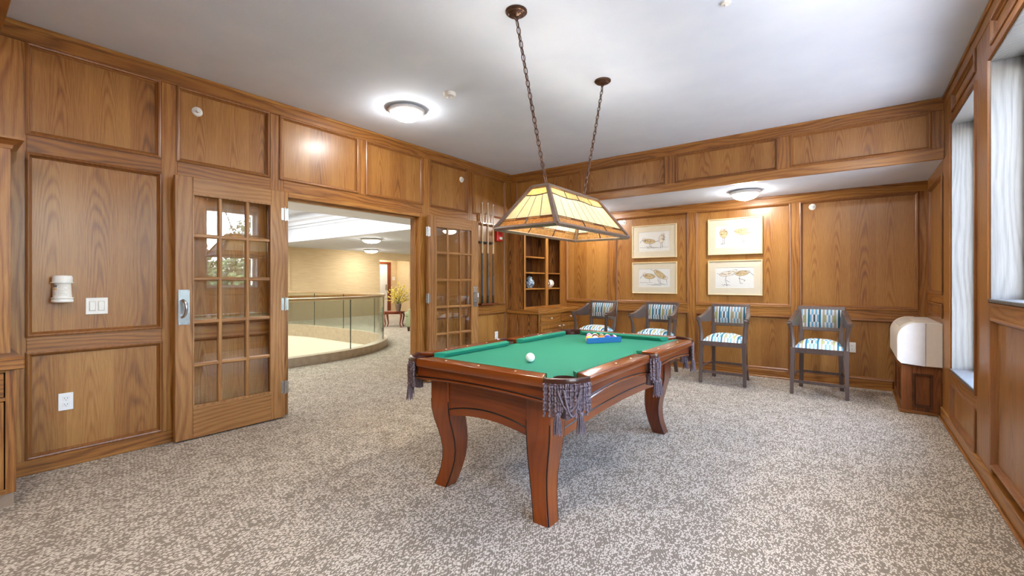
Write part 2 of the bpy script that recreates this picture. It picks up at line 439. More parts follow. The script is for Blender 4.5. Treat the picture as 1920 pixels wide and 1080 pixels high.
def panel(wall, fn, u0, u1, v0, v1, mat='panel'):
    p = obj('panel', rbox(fn, u0 - 0.004, u1 + 0.004, v0 - 0.004, v1 + 0.004, -0.03, -0.016), mat, wall)
    bm = ring(nb(), u0, u1, v0, v1, [(-0.006, 0.0), (-0.006, 0.008), (0.004, 0.012), (0.012, 0.009), (0.017, -0.004), (0.024, -0.010), (0.026, -0.016)], fn)
    obj('panel_molding', bm, 'mould', p)
def stile(wall, fn, u0, u1, v0, v1, h=0.0): obj('stile', rbox(fn, u0, u1, v0, v1, -0.03, h, 0.002), 'oak_v', wall)
def rail(wall, fn, u0, u1, v0, v1, h=0.0): obj('rail', rbox(fn, u0, u1, v0, v1, -0.03, h, 0.002), 'oak_h', wall)

# ---------------------------------------------------------------- floor with the oval atrium opening in the lobby
KX0, KX1, KY0, KY1, KR = -13.0, -6.55, -2.2, 5.95, 2.25      # inner edge of the atrium kerb
def rrect(x0, x1, y0, y1, r, n=14):
    pts = []
    for cx, cy, a0 in ((x1 - r, y1 - r, 0), (x0 + r, y1 - r, PI / 2), (x0 + r, y0 + r, PI), (x1 - r, y0 + r, 1.5 * PI)):
        for i in range(n + 1):
            a = a0 + PI / 2 * i / n; pts.append((cx + r * math.cos(a), cy + r * math.sin(a)))
    return pts
hole = rrect(KX0, KX1, KY0, KY1, KR)
bm = nb()
outer = [(-16.6, -3.2), (1.0, -3.2), (1.0, 13.2), (-16.6, 13.2)]
es = []
for loop in (outer, hole):
    vs = [bm.verts.new((x, y, 0)) for x, y in loop]
    es += [bm.edges.new((vs[i], vs[(i + 1) % len(vs)])) for i in range(len(vs))]
bmesh.ops.triangle_fill(bm, edges=es, use_beauty=True)
for f in bm.faces:
    if f.normal.z < 0: f.normal_flip()
g = bmesh.ops.extrude_face_region(bm, geom=bm.faces[:])
bmesh.ops.translate(bm, verts=[v for v in g['geom'] if isinstance(v, bmesh.types.BMVert)], vec=(0, 0, -0.2))
struct('floor', bm, 'carpet', 'taupe carpet with short pale flecks')

# ---------------------------------------------------------------- ceilings
struct('ceiling', bx(XL - 0.2, XR + 0.3, -1.0, YB + 0.2, H, H + 0.1), 'ceiling', 'white textured ceiling of the billiard room')
struct('ceiling_recess', bx(XL, XR, YS + 0.006, YB, HS, HS + 0.03), 'ceiling', 'lower white ceiling over the row of chairs')

# ---------------------------------------------------------------- left wall
bm = nb(); t0, t1 = XL - 0.17, XL - 0.03
box(bm, t0, t1, -1.0, 2.02, 0, H); box(bm, t0, t1, 3.70, YB + 0.1, 0, H); box(bm, t0, t1, 2.02, 3.70, 2.065, H)
WL = struct('wall_left', bm, 'oak_v', 'oak panelled wall with the double doorway')
uppers = [(0.40, 1.09), (1.20, 1.886), (1.986, 2.80), (2.90, 3.70), (3.82, 4.50), (4.615, 5.345)]
for a, b in uppers: panel(WL, mapL, a, b, 2.175, 2.755)
for a, b in ((0.40, 1.10), (1.20, 1.90), (3.82, 4.50), (4.615, 5.345)):
    panel(WL, mapL, a, b, 0.88, 2.055); panel(WL, mapL, a, b, 0.095, 0.775)
rail(WL, mapL, -1.0, YS, 2.755, H, 0.006)
obj('rail', rbox(mapL, -1.0, YS, H - 0.03, H, 0.0, 0.018, 0.006), 'oak_h', WL)
for a, b in ((0.25, 0.40), (1.10, 1.20), (1.90, 2.02), (3.70, 3.82), (4.50, 4.615), (5.345, 5.49)):
    stile(WL, mapL, a, b, 0.085, 2.755)
for a, b in ((2.80, 2.90),): stile(WL, mapL, a, b, 2.175, 2.755)
for a, b in ((0.40, 1.10), (1.20, 1.90), (3.82, 4.50), (4.615, 5.345)):
    rail(WL, mapL, a, b, 0.775, 0.88); rail(WL, mapL, a, b, 2.055, 2.175)
rail(WL, mapL, 2.02, 3.70, 2.065, 2.175)
for i, (a, b) in enumerate(((0.32, 2.0), (3.72, 5.39))):
    o = struct('baseboard_left' if i == 0 else 'baseboard_left_far', rbox(mapL, a, b, 0, 0.09, -0.03, 0.012, 0.004), 'oak_h')
    obj('shoe_strip', rbox(mapL, a, b, 0, 0.018, 0.012, 0.024, 0.004), 'oak_h', o)
# casing lining the doorway
bm = nb()
box(bm, XL - 0.175, XL + 0.004, 3.655, 3.70, 0, 2.065, 0.003)
T1 = struct('trim_1', bm, 'oak_v', 'oak lining round the wide doorway')
obj('jamb', bx(XL - 0.175, XL + 0.004, 2.02, 2.06, 0, 2.065, bev=0.003), 'oak_v', T1)
obj('head', bx(XL - 0.175, XL + 0.004, 2.06, 3.655, 2.02, 2.065, bev=0.003), 'oak_h', T1)
obj('door_stop', bx(XL - 0.12, XL - 0.06, 3.635, 3.655, 0, 2.02, bev=0.002), 'oak_v', T1)
obj('door_stop', bx(XL - 0.12, XL - 0.06, 2.06, 2.08, 0, 2.02, bev=0.002), 'oak_v', T1)
obj('door_stop', bx(XL - 0.12, XL - 0.06, 2.08, 3.635, 2.0, 2.02, bev=0.002), 'oak_h', T1)

# ---------------------------------------------------------------- soffit face and back wall
WS = struct('wall_soffit', bx(XL, XR, YS + 0.03, YS + 0.09, HS + 0.002, H), 'oak_v', 'panelled oak bulkhead above the chairs')
sofs = [(-4.10, -2.99), (-2.876, -1.818), (-1.696, -0.633), (-0.517, 0.56)]
for a, b in sofs: panel(WS, mapS, a, b, 2.425, 2.762)
rail(WS, mapS, XL, XR, 2.762, H, 0.004); obj('rail', rbox(mapS, XL, XR, H - 0.03, H, 0.0, 0.016, 0.005), 'oak_h', WS)
rail(WS, mapS, XL, XR, HS - 0.004, 2.425)
for a, b in ((XL, -4.10), (-2.99, -2.876), (-1.818, -1.696), (-0.633, -0.517), (0.56, XR)): stile(WS, mapS, a, b, 2.425, 2.762)

WB = struct('wall_back', bx(XL - 0.1, XR + 0.2, YB + 0.03, YB + 0.15, 0, H), 'oak_v', 'oak panelled wall behind the chairs')
backs = [(-3.86, -3.085), (-2.965, -1.867), (-1.758, -0.622), (-0.52, 0.574)]
for a, b in backs:
    panel(WB, mapB, a, b, 0.925, 2.218); panel(WB, mapB, a, b, 0.105, 0.79)
    rail(WB, mapB, a, b, 0.79, 0.925)
    obj('cap_strip', rbox(mapB, a, b, 0.905, 0.922, 0.0, 0.014, 0.004), 'oak_h', WB)
rail(WB, mapB, XL, XR, 2.218, HS); obj('rail', rbox(mapB, XL, XR, HS - 0.03, HS, 0.0, 0.016, 0.005), 'oak_h', WB)
for a, b in ((XL, -3.86), (-3.085, -2.965), (-1.867, -1.758), (-0.622, -0.52), (0.574, XR)): stile(WB, mapB, a, b, 0.1, 2.218)
o = struct('baseboard_back', rbox(mapB, -3.6, 0.36, 0, 0.1, -0.03, 0.012, 0.004), 'oak_h')
obj('shoe_strip', rbox(mapB, -3.6, 0.36, 0, 0.018, 0.012, 0.024, 0.004), 'oak_h', o)

# ---------------------------------------------------------------- right wall with four windows
bm = nb(); r0, r1 = XR + 0.03, XR + 0.22
wins = [(4.19, 5.10, 0.50, 2.53), (2.95, 3.80, 1.11, 2.53), (2.0, 2.76, 1.11, 2.53), (0.70, 1.61, 0.50, 2.53)]
box(bm, r0, r1, -1.0, YB + 0.2, 0, 0.50); box(bm, r0, r1, -1.0, YB + 0.2, 2.53, H)
for a, b in ((5.10, YB + 0.2), (3.80, 4.19), (2.76, 2.95), (1.61, 2.0), (-1.0, 0.70)): box(bm, r0, r1, a, b, 0.50, 2.53)
box(bm, r0, r1, 2.0, 2.76, 0.50, 1.11); box(bm, r0, r1, 2.95, 3.80, 0.50, 1.11)
WR = struct('wall_right', bm, 'oak_v', 'oak panelled wall with the windows')
rail(WR, mapR, -1.0, YS, 2.775, H, 0.004); obj('rail', rbox(mapR, -1.0, YS, H - 0.03, H, 0.0, 0.016, 0.005), 'oak_h', WR)
stile(WR, mapR, 5.14, YS, HS, 2.775)
for a, b in ((5.14, 5.54), (3.80, 4.19), (2.76, 2.95), (1.61, 2.0), (0.2, 0.70)):
    stile(WR, mapR, a, b, 0.08, 2.775 if b < 5.5 else HS)
for a, b, z0, z1 in wins:
    panel(WR, mapR, a + 0.02, b - 0.02, 2.62, 2.765)
    rail(WR, mapR, a, b, 2.53, 2.62)
    if z0 < 1:
        panel(WR, mapR, a + 0.02, b + 0.04, 0.10, 0.385); rail(WR, mapR, a, b + 0.06, 0.385, 0.50)
    else:
        panel(WR, mapR, a + 0.03, b - 0.03, 0.155, 1.015); rail(WR, mapR, a, b, 1.015, 1.11)
stile(WR, mapR, 5.10, 5.14, 0.50, 2.775)
panel(WR, mapR, 5.58, 6.52, 1.115, 2.21); rail(WR, mapR, 5.54, YB, 2.21, HS); stile(WR, mapR, 6.52, YB, 0.1, 2.21)
rail(WR, mapR, 5.54, 6.52, 1.03, 1.115); panel(WR, mapR, 5.58, 6.48, 0.90, 1.02); rail(WR, mapR, 5.54, 6.52, 0.08, 0.90)
o = struct('baseboard_right', rbox(mapR, 0.2, 5.6, 0, 0.10, -0.03, 0.014, 0.005), 'oak_h')
obj('shoe_strip', rbox(mapR, 0.2, 5.6, 0, 0.02, 0.014, 0.028, 0.005), 'oak_h', o)
wl = ['tall window with a low sill beside the heating unit', 'window with a high sill next to the wide oak post', 'window with a high sill nearer the camera', 'tall window nearest the camera']
for i, (a, b, z0, z1) in enumerate(wins):
    xg = XR + 0.165
    bm = nb()
    ring(bm, a + 0.012, b - 0.012, z0 + 0.02, z1 - 0.012, [(0, -0.13), (0.0, -0.20), (0.035, -0.20), (0.035, -0.13), (0, -0.13)], mapR)
    W = struct('window_%d' % (i + 1), bm, 'white', wl[i])
    for s in (a, b):
        y0, y1 = (s, s + 0.012) if s == a else (s - 0.012, s)
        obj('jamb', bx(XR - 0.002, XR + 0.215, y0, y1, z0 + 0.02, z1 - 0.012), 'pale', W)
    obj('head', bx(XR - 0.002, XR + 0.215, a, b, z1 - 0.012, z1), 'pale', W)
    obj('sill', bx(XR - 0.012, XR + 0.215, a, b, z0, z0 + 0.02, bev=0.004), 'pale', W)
    obj('pane', bx(xg + 0.004, xg + 0.010, a + 0.045, b - 0.045, z0 + 0.052, z1 - 0.045), 'glass', W)
    # oak edge bead round the opening
    obj('edge_bead', ring(nb(), a - 0.018, b + 0.018, z0 - 0.018, z1 + 0.018, [(0, 0), (0.0, 0.012), (0.012, 0.014), (0.018, 0.0)], mapR), 'mould', W)

# ---------------------------------------------------------------- south end behind the camera
WSo = struct('wall_south', bx(XL - 0.1, XR + 0.2, YSOUTH - 0.1, YSOUTH, 0, H), 'panel', 'oak wall behind the camera')
o = struct('trim_2', bx(XL, XR, 0.12, 0.283, 2.715, H, bev=0.004), 'oak_h', 'oak beam under the ceiling at the near end')

# ---------------------------------------------------------------- lobby beyond the doorway
TX0, TX1, TY0, TY1 = -13.05, -6.81, -1.4, 6.17       # tray opening
bm = nb()
box(bm, TX1, XL - 0.17, -3.2, 13.2, HS, HS + 0.06); box(bm, -16.6, TX0, -3.2, 13.2, HS, HS + 0.06)
box(bm, TX0, TX1, TY1, 13.2, HS, HS + 0.06); box(bm, TX0, TX1, -3.2, TY0, HS, HS + 0.06)
LC = struct('ceiling_lobby', bm, 'ceiling', 'lobby ceiling with a raised tray')
mapD = lambda u, v, h: (u, v, h)
bm = ring(nb(), TX0, TX1, TY0, TY1, [(0.006, HS - 0.001), (0.006, HS + 0.34), (0.05, HS + 0.36), (0.05, HS + 0.42), (0.10, HS + 0.42), (0.12, HS + 0.50), (0.20, HS + 0.54), (0.20, HS + 0.70)], mapD)
obj('tray_molding', bm, 'ceiling', LC)
obj('tray_top', bx(TX0, TX1, TY0, TY1, HS + 0.70, HS + 0.76), 'ceiling', LC)

bm = nb()
box(bm, -14.25, -14.1, -3.2, 10.36, 0, HS); box(bm, -14.25, -14.1, 11.78, 13.2, 0, HS); box(bm, -14.25, -14.1, 10.36, 11.78, 2.06, HS)
box(bm, -14.1, -14.0, 4.6, 6.95, 0, HS)
LW = struct('wall_lobby_far', bm, 'wallpaper', 'tan grasscloth wall across the lobby')
for a, b in ((6.97, 10.34), (11.80, 13.2)):
    obj('wainscot', bx(-14.1, -14.085, a, b, 0.0, 0.72), 'wainscot', LW); obj('chair_rail', bx(-14.1, -14.06, a, b, 0.72, 0.79, bev=0.006), 'oak_h', LW)
obj('wainscot', bx(-14.0, -13.985, 4.6, 6.95, 0.0, 0.72), 'wainscot', LW); obj('chair_rail', bx(-14.0, -13.96, 4.6, 6.95, 0.72, 0.79, bev=0.006), 'oak_h', LW)
bm = nb()
box(bm, -15.35, -15.2, 9.3, 11.18, 0, HS); box(bm, -15.35, -15.2, 11.72, 12.2, 0, HS); box(bm, -15.35, -15.2, 11.18, 11.72, 2.0, HS)
struct('wall_alcove', bm, 'wallpaper', 'tan wall at the back of the lobby alcove')
struct('wall_alcove_side', bx(-15.2, -14.25, 12.02, 12.12, 0, HS), 'wallpaper', 'tan side wall of the lobby alcove')
struct('wall_alcove_near', bx(-15.2, -14.25, 9.25, 9.35, 0, HS), 'wallpaper')
struct('wall_lobby_north', bx(-16.0, XL - 0.17, 13.0, 13.2, 0, HS), 'wallpaper')
struct('wall_lobby_south', bx(-16.0, XL - 0.17, -3.2, -3.0, 0, HS), 'wallpaper')
struct('wall_lobby_near', bx(XL - 0.19, XL - 0.172, -3.0, 2.0, 0, HS), 'wallpaper')
struct('wall_lobby_near_far', bx(XL - 0.19, XL - 0.172, 3.72, 13.0, 0, HS), 'wallpaper')
D3 = struct('door_3', bx(-15.26, -15.22, 10.72, 11.56, 0.01, 1.965, bev=0.003), 'white', 'white door in the lobby alcove')
obj('door_frame', bx(-15.25, -15.17, 11.56, 11.70, 0, 2.04, bev=0.004), 'side_table', D3)
obj('door_frame', bx(-15.25, -15.17, 10.6, 11.56, 1.965, 2.04, bev=0.004), 'side_table', D3)
obj('lock_plate', bx(-15.222, -15.20, 11.46, 11.53, 0.9, 1.12, bev=0.004), 'steel', D3)
# atrium shaft below the floor opening
bm = nb(); shaft = rrect(KX0 + 0.012, KX1 - 0.012, KY0 + 0.012, KY1 - 0.012, KR - 0.012)
lo = [bm.verts.new((x, y, -3.4)) for x, y in shaft]; hi = [bm.verts.new((x, y, -0.02)) for x, y in shaft]
for i in range(len(hole)):
    j = (i + 1) % len(hole); bm.faces.new((lo[i], lo[j], hi[j], hi[i]))
struct('wall_atrium', bm, 'shaft', 'cream wall inside the atrium opening')
struct('floor_lower', bx(-14.5, -5.5, -3.0, 7.0, -3.45, -3.38), 'lowerfloor', 'floor of the level below')

# ground outside the windows
struct('ground_outside', bx(1.2, 40, -30, 45, -3.6, -3.5), 'lawn', 'pale paving outside the windows')

# ---------------------------------------------------------------- french doors (leaf built local: hinge at origin, leaf along +y, face to +x)
def door_leaf(name, label, loc, rz, flip):
    """flip = -1 builds the leaf along -y"""
    w, h, t = 0.82, 2.045, 0.044
    D = bpy.data.objects.new(name, None); COL.objects.link(D); D.location = loc; D.rotation_euler = (0, 0, rz); D['kind'] = 'structure'; D['label'] = label
    def b(y0, y1, z0, z1, x0=0.0, x1=t, bev=0.003):
        ys = sorted((y0 * flip, y1 * flip)); return bx(x0, x1, ys[0], ys[1], z0, z1, bev=bev)
    s, tr, br = 0.115, 0.13, 0.255
    obj('stile', b(0, s, 0.012, h), 'door_v', D); obj('stile', b(w - s, w, 0.012, h), 'door_v', D)
    obj('rail', b(s, w - s, h - tr, h), 'door_h', D); obj('rail', b(s, w - s, 0.012, br), 'door_h', D)
    gy0, gy1, gz0, gz1 = s, w - s, br, h - tr; m = 0.030
    pw = (gy1 - gy0 - 2 * m) / 3; ph = (gz1 - gz0 - 4 * m) / 5
    for i in (1, 2):
        y = gy0 + i * pw + (i - 1) * m; obj('muntin', b(y, y + m, gz0, gz1, 0.004, t - 0.004, 0.007), 'door_v', D)
    for k in range(1, 5):
        z = gz0 + k * ph + (k - 1) * m; obj('muntin', b(gy0, gy1, z, z + m, 0.005, t - 0.005, 0.007), 'door_h', D)
    for i in range(3):
        for k in range(5):
            y = gy0 + i * (pw + m); z = gz0 + k * (ph + m)
            obj('pane', b(y - 0.003, y + pw + 0.003, z - 0.003, z + ph + 0.003, t / 2 - 0.002, t / 2 + 0.002, 0), 'door_glass', D)
    # glazing bead round the lights
    bm = ring(nb(), *sorted((gy0 * flip, gy1 * flip)), gz0, gz1, [(-0.004, t), (-0.004, t + 0.004), (0.008, t + 0.003), (0.012, t - 0.012)], lambda u, v, hh: (hh, u, v))
    obj('glazing_bead', bm, 'door_v', D)
    y0, y1 = sorted(((w - 0.095) * flip, (w - 0.018) * flip))
    lp = obj('lock_plate', bx(t, t + 0.004, y0, y1, 0.90, 1.17, bev=0.0015), 'steel', D)
    yc = (y0 + y1) / 2
    pts = [(t + 0.004, yc + 0.012 * flip, 0.96), (t + 0.03, yc + 0.012 * flip, 0.965), (t + 0.05, yc + 0.005 * flip, 0.985), (t + 0.052, yc, 1.03), (t + 0.05, yc + 0.004 * flip, 1.07), (t + 0.03, yc + 0.012 * flip, 1.088), (t + 0.004, yc + 0.012 * flip, 1.09)]
    obj('door_pull', tube(nb(), pts, 0.011, 10), 'steel', lp, smooth=True)
    for q in ((y0 + 0.01, 0.912), (y1 - 0.01, 0.912), (y0 + 0.01, 1.158), (y1 - 0.01, 1.158)):
        obj('screw', sphere(nb(), (t + 0.004, q[0], q[1]), 0.004, 8, 6), 'nickel', lp, smooth=True)
    for z in (0.28, 1.03, 1.84):
        hg = obj('hinge', bx(t - 0.002, t + 0.003, *sorted((-0.035 * flip, 0.03 * flip)), z - 0.055, z + 0.055, bev=0.001), 'steel', D)
        obj('hinge_pin', lathe(nb(), [(0, -0.06), (0.008, -0.06), (0.008, 0.06), (0, 0.06)], 10, (t + 0.004, -0.003 * flip, z)), 'steel', hg, smooth=True)
    return D
door_leaf('door_1', 'glazed oak door leaf folded back beside the light switch', (XL + 0.062, 1.976, 0), 0.0, -1)
door_leaf('door_2', 'glazed oak door leaf folded back beside the cue rack', (XL + 0.05, 3.715, 0), -math.radians(6.0), 1)

# ================================================================ POOL TABLE
PT = thing('pool_table', 'cherry-stained pool table with green cloth and fringed pockets', 'pool table', (-1.62, 2.80, 0))
HW, HL, ZT, ZF = 0.615, 1.02, 0.775, 0.74
RW, CUT, SP = 0.10, 0.165, 0.058
def cham(x, y, c): return [(-x + c, -y), (x - c, -y), (x, -y + c), (x, y - c), (x - c, y), (-x + c, y), (-x, y - c), (-x, -y + c)]
obj('playfield', prism(nb(), cham(HW - RW, HL - RW, 0.125), mapD, ZF - 0.027, ZF), 'felt', PT)
obj('bed', prism(nb(), cham(HW - 0.06, HL - 0.06, 0.225), mapD, 0.655, ZF - 0.028), 'table', PT)

def rail_mesh(poly):
    bm = nb(); prism(bm, poly, mapD, ZT - 0.05, ZT)
    es = [e for e in bm.edges if all(v.co.z > ZT - 1e-4 for v in e.verts)] + [e for e in bm.edges if all(v.co.z < ZT - 0.049 for v in e.verts)]
    bmesh.ops.bevel(bm, geom=es, offset=0.008, segments=3, affect='EDGES', profile=0.5); return bm
def sights(r, pts):
    for x, y in pts: obj('sight', lathe(nb(), [(0.006, 0), (0.006, 0.0012), (0, 0.0014)], 10, (x, y, ZT - 0.0003)), 'sight', r)
def cushion(bk0, bk1, n0, n1):
    """two back points and two nose points (top view)"""
    bm = nb()
    sec = lambda b, n: [(b[0], b[1], ZF + 0.002), (b[0] + (n[0] - b[0]) * 0.75, b[1] + (n[1] - b[1]) * 0.75, ZF + 0.004), (n[0], n[1], ZF + 0.026), (b[0] + (n[0] - b[0]) * 0.9, b[1] + (n[1] - b[1]) * 0.9, ZT - 0.004), (b[0], b[1], ZT)]
    A = [bm.verts.new(p) for p in sec(bk0, n0)]; B = [bm.verts.new(p) for p in sec(bk1, n1)]
    bm.faces.new(A); bm.faces.new(B[::-1])
    for i in range(5): bm.faces.new((A[i], A[(i + 1) % 5], B[(i + 1) % 5], B[i]))
    return bm
CW = 0.048
for sy in (-1, 1):
    poly = [(-HW + CUT, sy * HL), (HW - CUT, sy * HL), (HW - CUT - 0.045, sy * (HL - RW)), (-HW + CUT + 0.045, sy * (HL - RW))]
    r = obj('rail', rail_mesh(poly), 'table_rim', PT, smooth=True)
    sights(r, [(-0.25, sy * (HL - 0.05)), (0, sy * (HL - 0.05)), (0.25, sy * (HL - 0.05))])
    x1 = HW - CUT - 0.04; yb = sy * (HL - RW)
    obj('cushion', cushion((-x1, yb), (x1, yb), (-x1 + 0.055, yb - sy * CW), (x1 - 0.055, yb - sy * CW)), 'felt', PT)
    for sx in (-1, 1):
        poly = [(sx * HW, sy * SP), (sx * HW, sy * (HL - CUT)), (sx * (HW - RW), sy * (HL - CUT - 0.045)), (sx * (HW - RW), sy * (SP + 0.008))]
        r = obj('rail', rail_mesh(poly), 'table_rim', PT, smooth=True)
        sights(r, [(sx * (HW - 0.05), sy * q) for q in (0.24, 0.45, 0.66)])
        xb = sx * (HW - RW); ya, yc = sy * (SP + 0.01), sy * (HL - CUT - 0.04)
        obj('cushion', cushion((xb, ya), (xb, yc), (xb - sx * CW, ya + sy * 0.02), (xb - sx * CW, yc - sy * 0.055)), 'felt', PT)

def arch_board(fn, a, b, ztop, zend, zmid, h0, h1, n=14):
    pts = [(b, ztop), (a, ztop)] + [(a + (b - a) * i / n, zend + (zmid - zend) * (1 - (2 * i / n - 1) ** 2)) for i in range(n + 1)]
    return prism(nb(), pts, fn, h0, h1)
def arch_line(fn, a, b, zend, zmid, h, r, n=14):
    return tube(nb(), [fn(a + (b - a) * i / n, zend + (zmid - zend) * (1 - (2 * i / n - 1) ** 2), h) for i in range(n + 1)], r, 6)
for s in (-1, 1):
    fe = lambda u, v, h, s=s: (u, s * h, v); fs = lambda u, v, h, s=s: (s * h, u, v)
    k = obj('skirt', arch_board(fe, -HW + CUT - 0.02, HW - CUT + 0.02, ZT - 0.045, 0.645, 0.662, HL - 0.055, HL - 0.028), 'table', PT)
    obj('lip', arch_line(fe, -HW + CUT - 0.02, HW - CUT + 0.02, 0.651, 0.668, HL - 0.026, 0.006), 'table_rim', k, smooth=True)
    obj('groove', arch_line(fe, -HW + CUT - 0.02, HW - CUT + 0.02, 0.661, 0.678, HL - 0.028, 0.0035), 'groove', k)
    for t in (-1, 1):
        a, b = sorted((t * 0.045, t * (HL - CUT + 0.02)))
        k = obj('skirt', arch_board(fs, a, b, ZT - 0.045, 0.645, 0.672, HW - 0.055, HW - 0.028), 'table', PT)
        obj('lip', arch_line(fs, a, b, 0.651, 0.678, HW - 0.026, 0.006), 'table_rim', k, smooth=True)
        obj('groove', arch_line(fs, a, b, 0.661, 0.688, HW - 0.028, 0.0035), 'groove', k)
    k = obj('apron', arch_board(fe, -0.30, 0.30, 0.66, 0.43, 0.468, 0.88, 0.912), 'table', PT)
    obj('groove', arch_line(fe, -0.285, 0.285, 0.475, 0.515, 0.912, 0.0045), 'groove', k)
    k = obj('apron', arch_board(fs, -0.80, 0.80, 0.66, 0.415, 0.455, 0.385, 0.417), 'table', PT)
    obj('groove', arch_line(fs, -0.78, 0.78, 0.462, 0.502, 0.417, 0.0045), 'groove', k)
# corner chamfers behind the pockets
for sx in (-1, 1):
    for sy in (-1, 1):
        a = Vector((sx * (HW - 0.03), sy * (HL - CUT + 0.01), 0)); b = Vector((sx * (HW - CUT + 0.01), sy * (HL - 0.03), 0)); i = Vector((-sx, -sy, 0)) * 0.02
        q = [a, b, b + i, a + i]
        obj('corner_block', hexa(nb(), [p + Vector((0, 0, 0.648)) for p in q], [p + Vector((0, 0, 0.728)) for p in q], 0.003), 'table', PT)
# legs: outer corner sways in towards the shin and out again at the foot
LEG = [(0.66, 0.0, 0.15), (0.52, 0.0, 0.15), (0.46, 0.003, 0.148), (0.40, 0.013, 0.142), (0.34, 0.028, 0.133), (0.28, 0.041, 0.123), (0.22, 0.049, 0.113), (0.16, 0.049, 0.106), (0.10, 0.042, 0.101), (0.05, 0.031, 0.099), (0.0, 0.016, 0.098)]
for sx in (-1, 1):
    for sy in (-1, 1):
        bm = nb(); rings = []; cor = [[], [], [], []]
        for z, o, w in LEG:
            X, Y = sx * (0.43 - o), sy * (0.925 - o); c = 0.008
            ax, ay = X, Y; bx_, by_ = X - sx * w, Y - sy * w
            pts = [(ax, ay - sy * c), (ax - sx * c, ay), (bx_ + sx * c, ay), (bx_, ay - sy * c), (bx_, by_ + sy * c), (bx_ + sx * c, by_), (ax - sx * c, by_), (ax, by_ + sy * c)]
            rings.append([bm.verts.new((p[0], p[1], z)) for p in pts])
            for k, p in enumerate(((ax - sx * 0.004, ay - sy * 0.004), (bx_ + sx * 0.004, ay - sy * 0.004), (ax - sx * 0.004, by_ + sy * 0.004), (bx_ + sx * 0.004, by_ + sy * 0.004))): cor[k].append((p[0], p[1], z))
        for a, b in zip(rings, rings[1:]):
            for i in range(8): bm.faces.new((a[i], a[(i + 1) % 8], b[(i + 1) % 8], b[i]))
        bm.faces.new(rings[0]); bm.faces.new(rings[-1])
        lg = obj('leg', bm, 'table_v', PT, smooth=True)
        for k in range(3): obj('groove', tube(nb(), [p for p in cor[k][1:]], 0.0038, 6), 'groove', lg)

def rope(bm, top, length, r=0.0058, sway=(0, 0)):
    n = max(6, int(length / 0.0075)); pts = []; rs = []
    for i in range(n + 1):
        f = i / n
        pts.append((top[0] + sway[0] * f * f + 0.0022 * math.sin(i * 1.9 + top[0] * 90), top[1] + sway[1] * f * f + 0.0022 * math.cos(i * 1.9 + top[1] * 70), top[2] - length * f)); rs.append(r * (0.72 if i % 2 else 1.12))
    tube(bm, pts, rs, 5)
def tassel(p, parent, L=0.085):
    bm = nb(); sphere(bm, (p[0], p[1], p[2]), 0.012, 8, 6)
    for i in range(16):
        a = 2 * PI * i / 16; rr = 0.006 + 0.004 * (i % 2)
        tube(bm, [(p[0] + rr * math.cos(a), p[1] + rr * math.sin(a), p[2]), (p[0] + (rr + 0.006) * math.cos(a), p[1] + (rr + 0.006) * math.sin(a), p[2] - L * 0.5), (p[0] + (rr + 0.009 + 0.003 * (i % 3)) * math.cos(a), p[1] + (rr + 0.009) * math.sin(a), p[2] - L - 0.008 * (i % 2))], 0.0026, 4)
    obj('tassel', bm, 'tassel', parent)
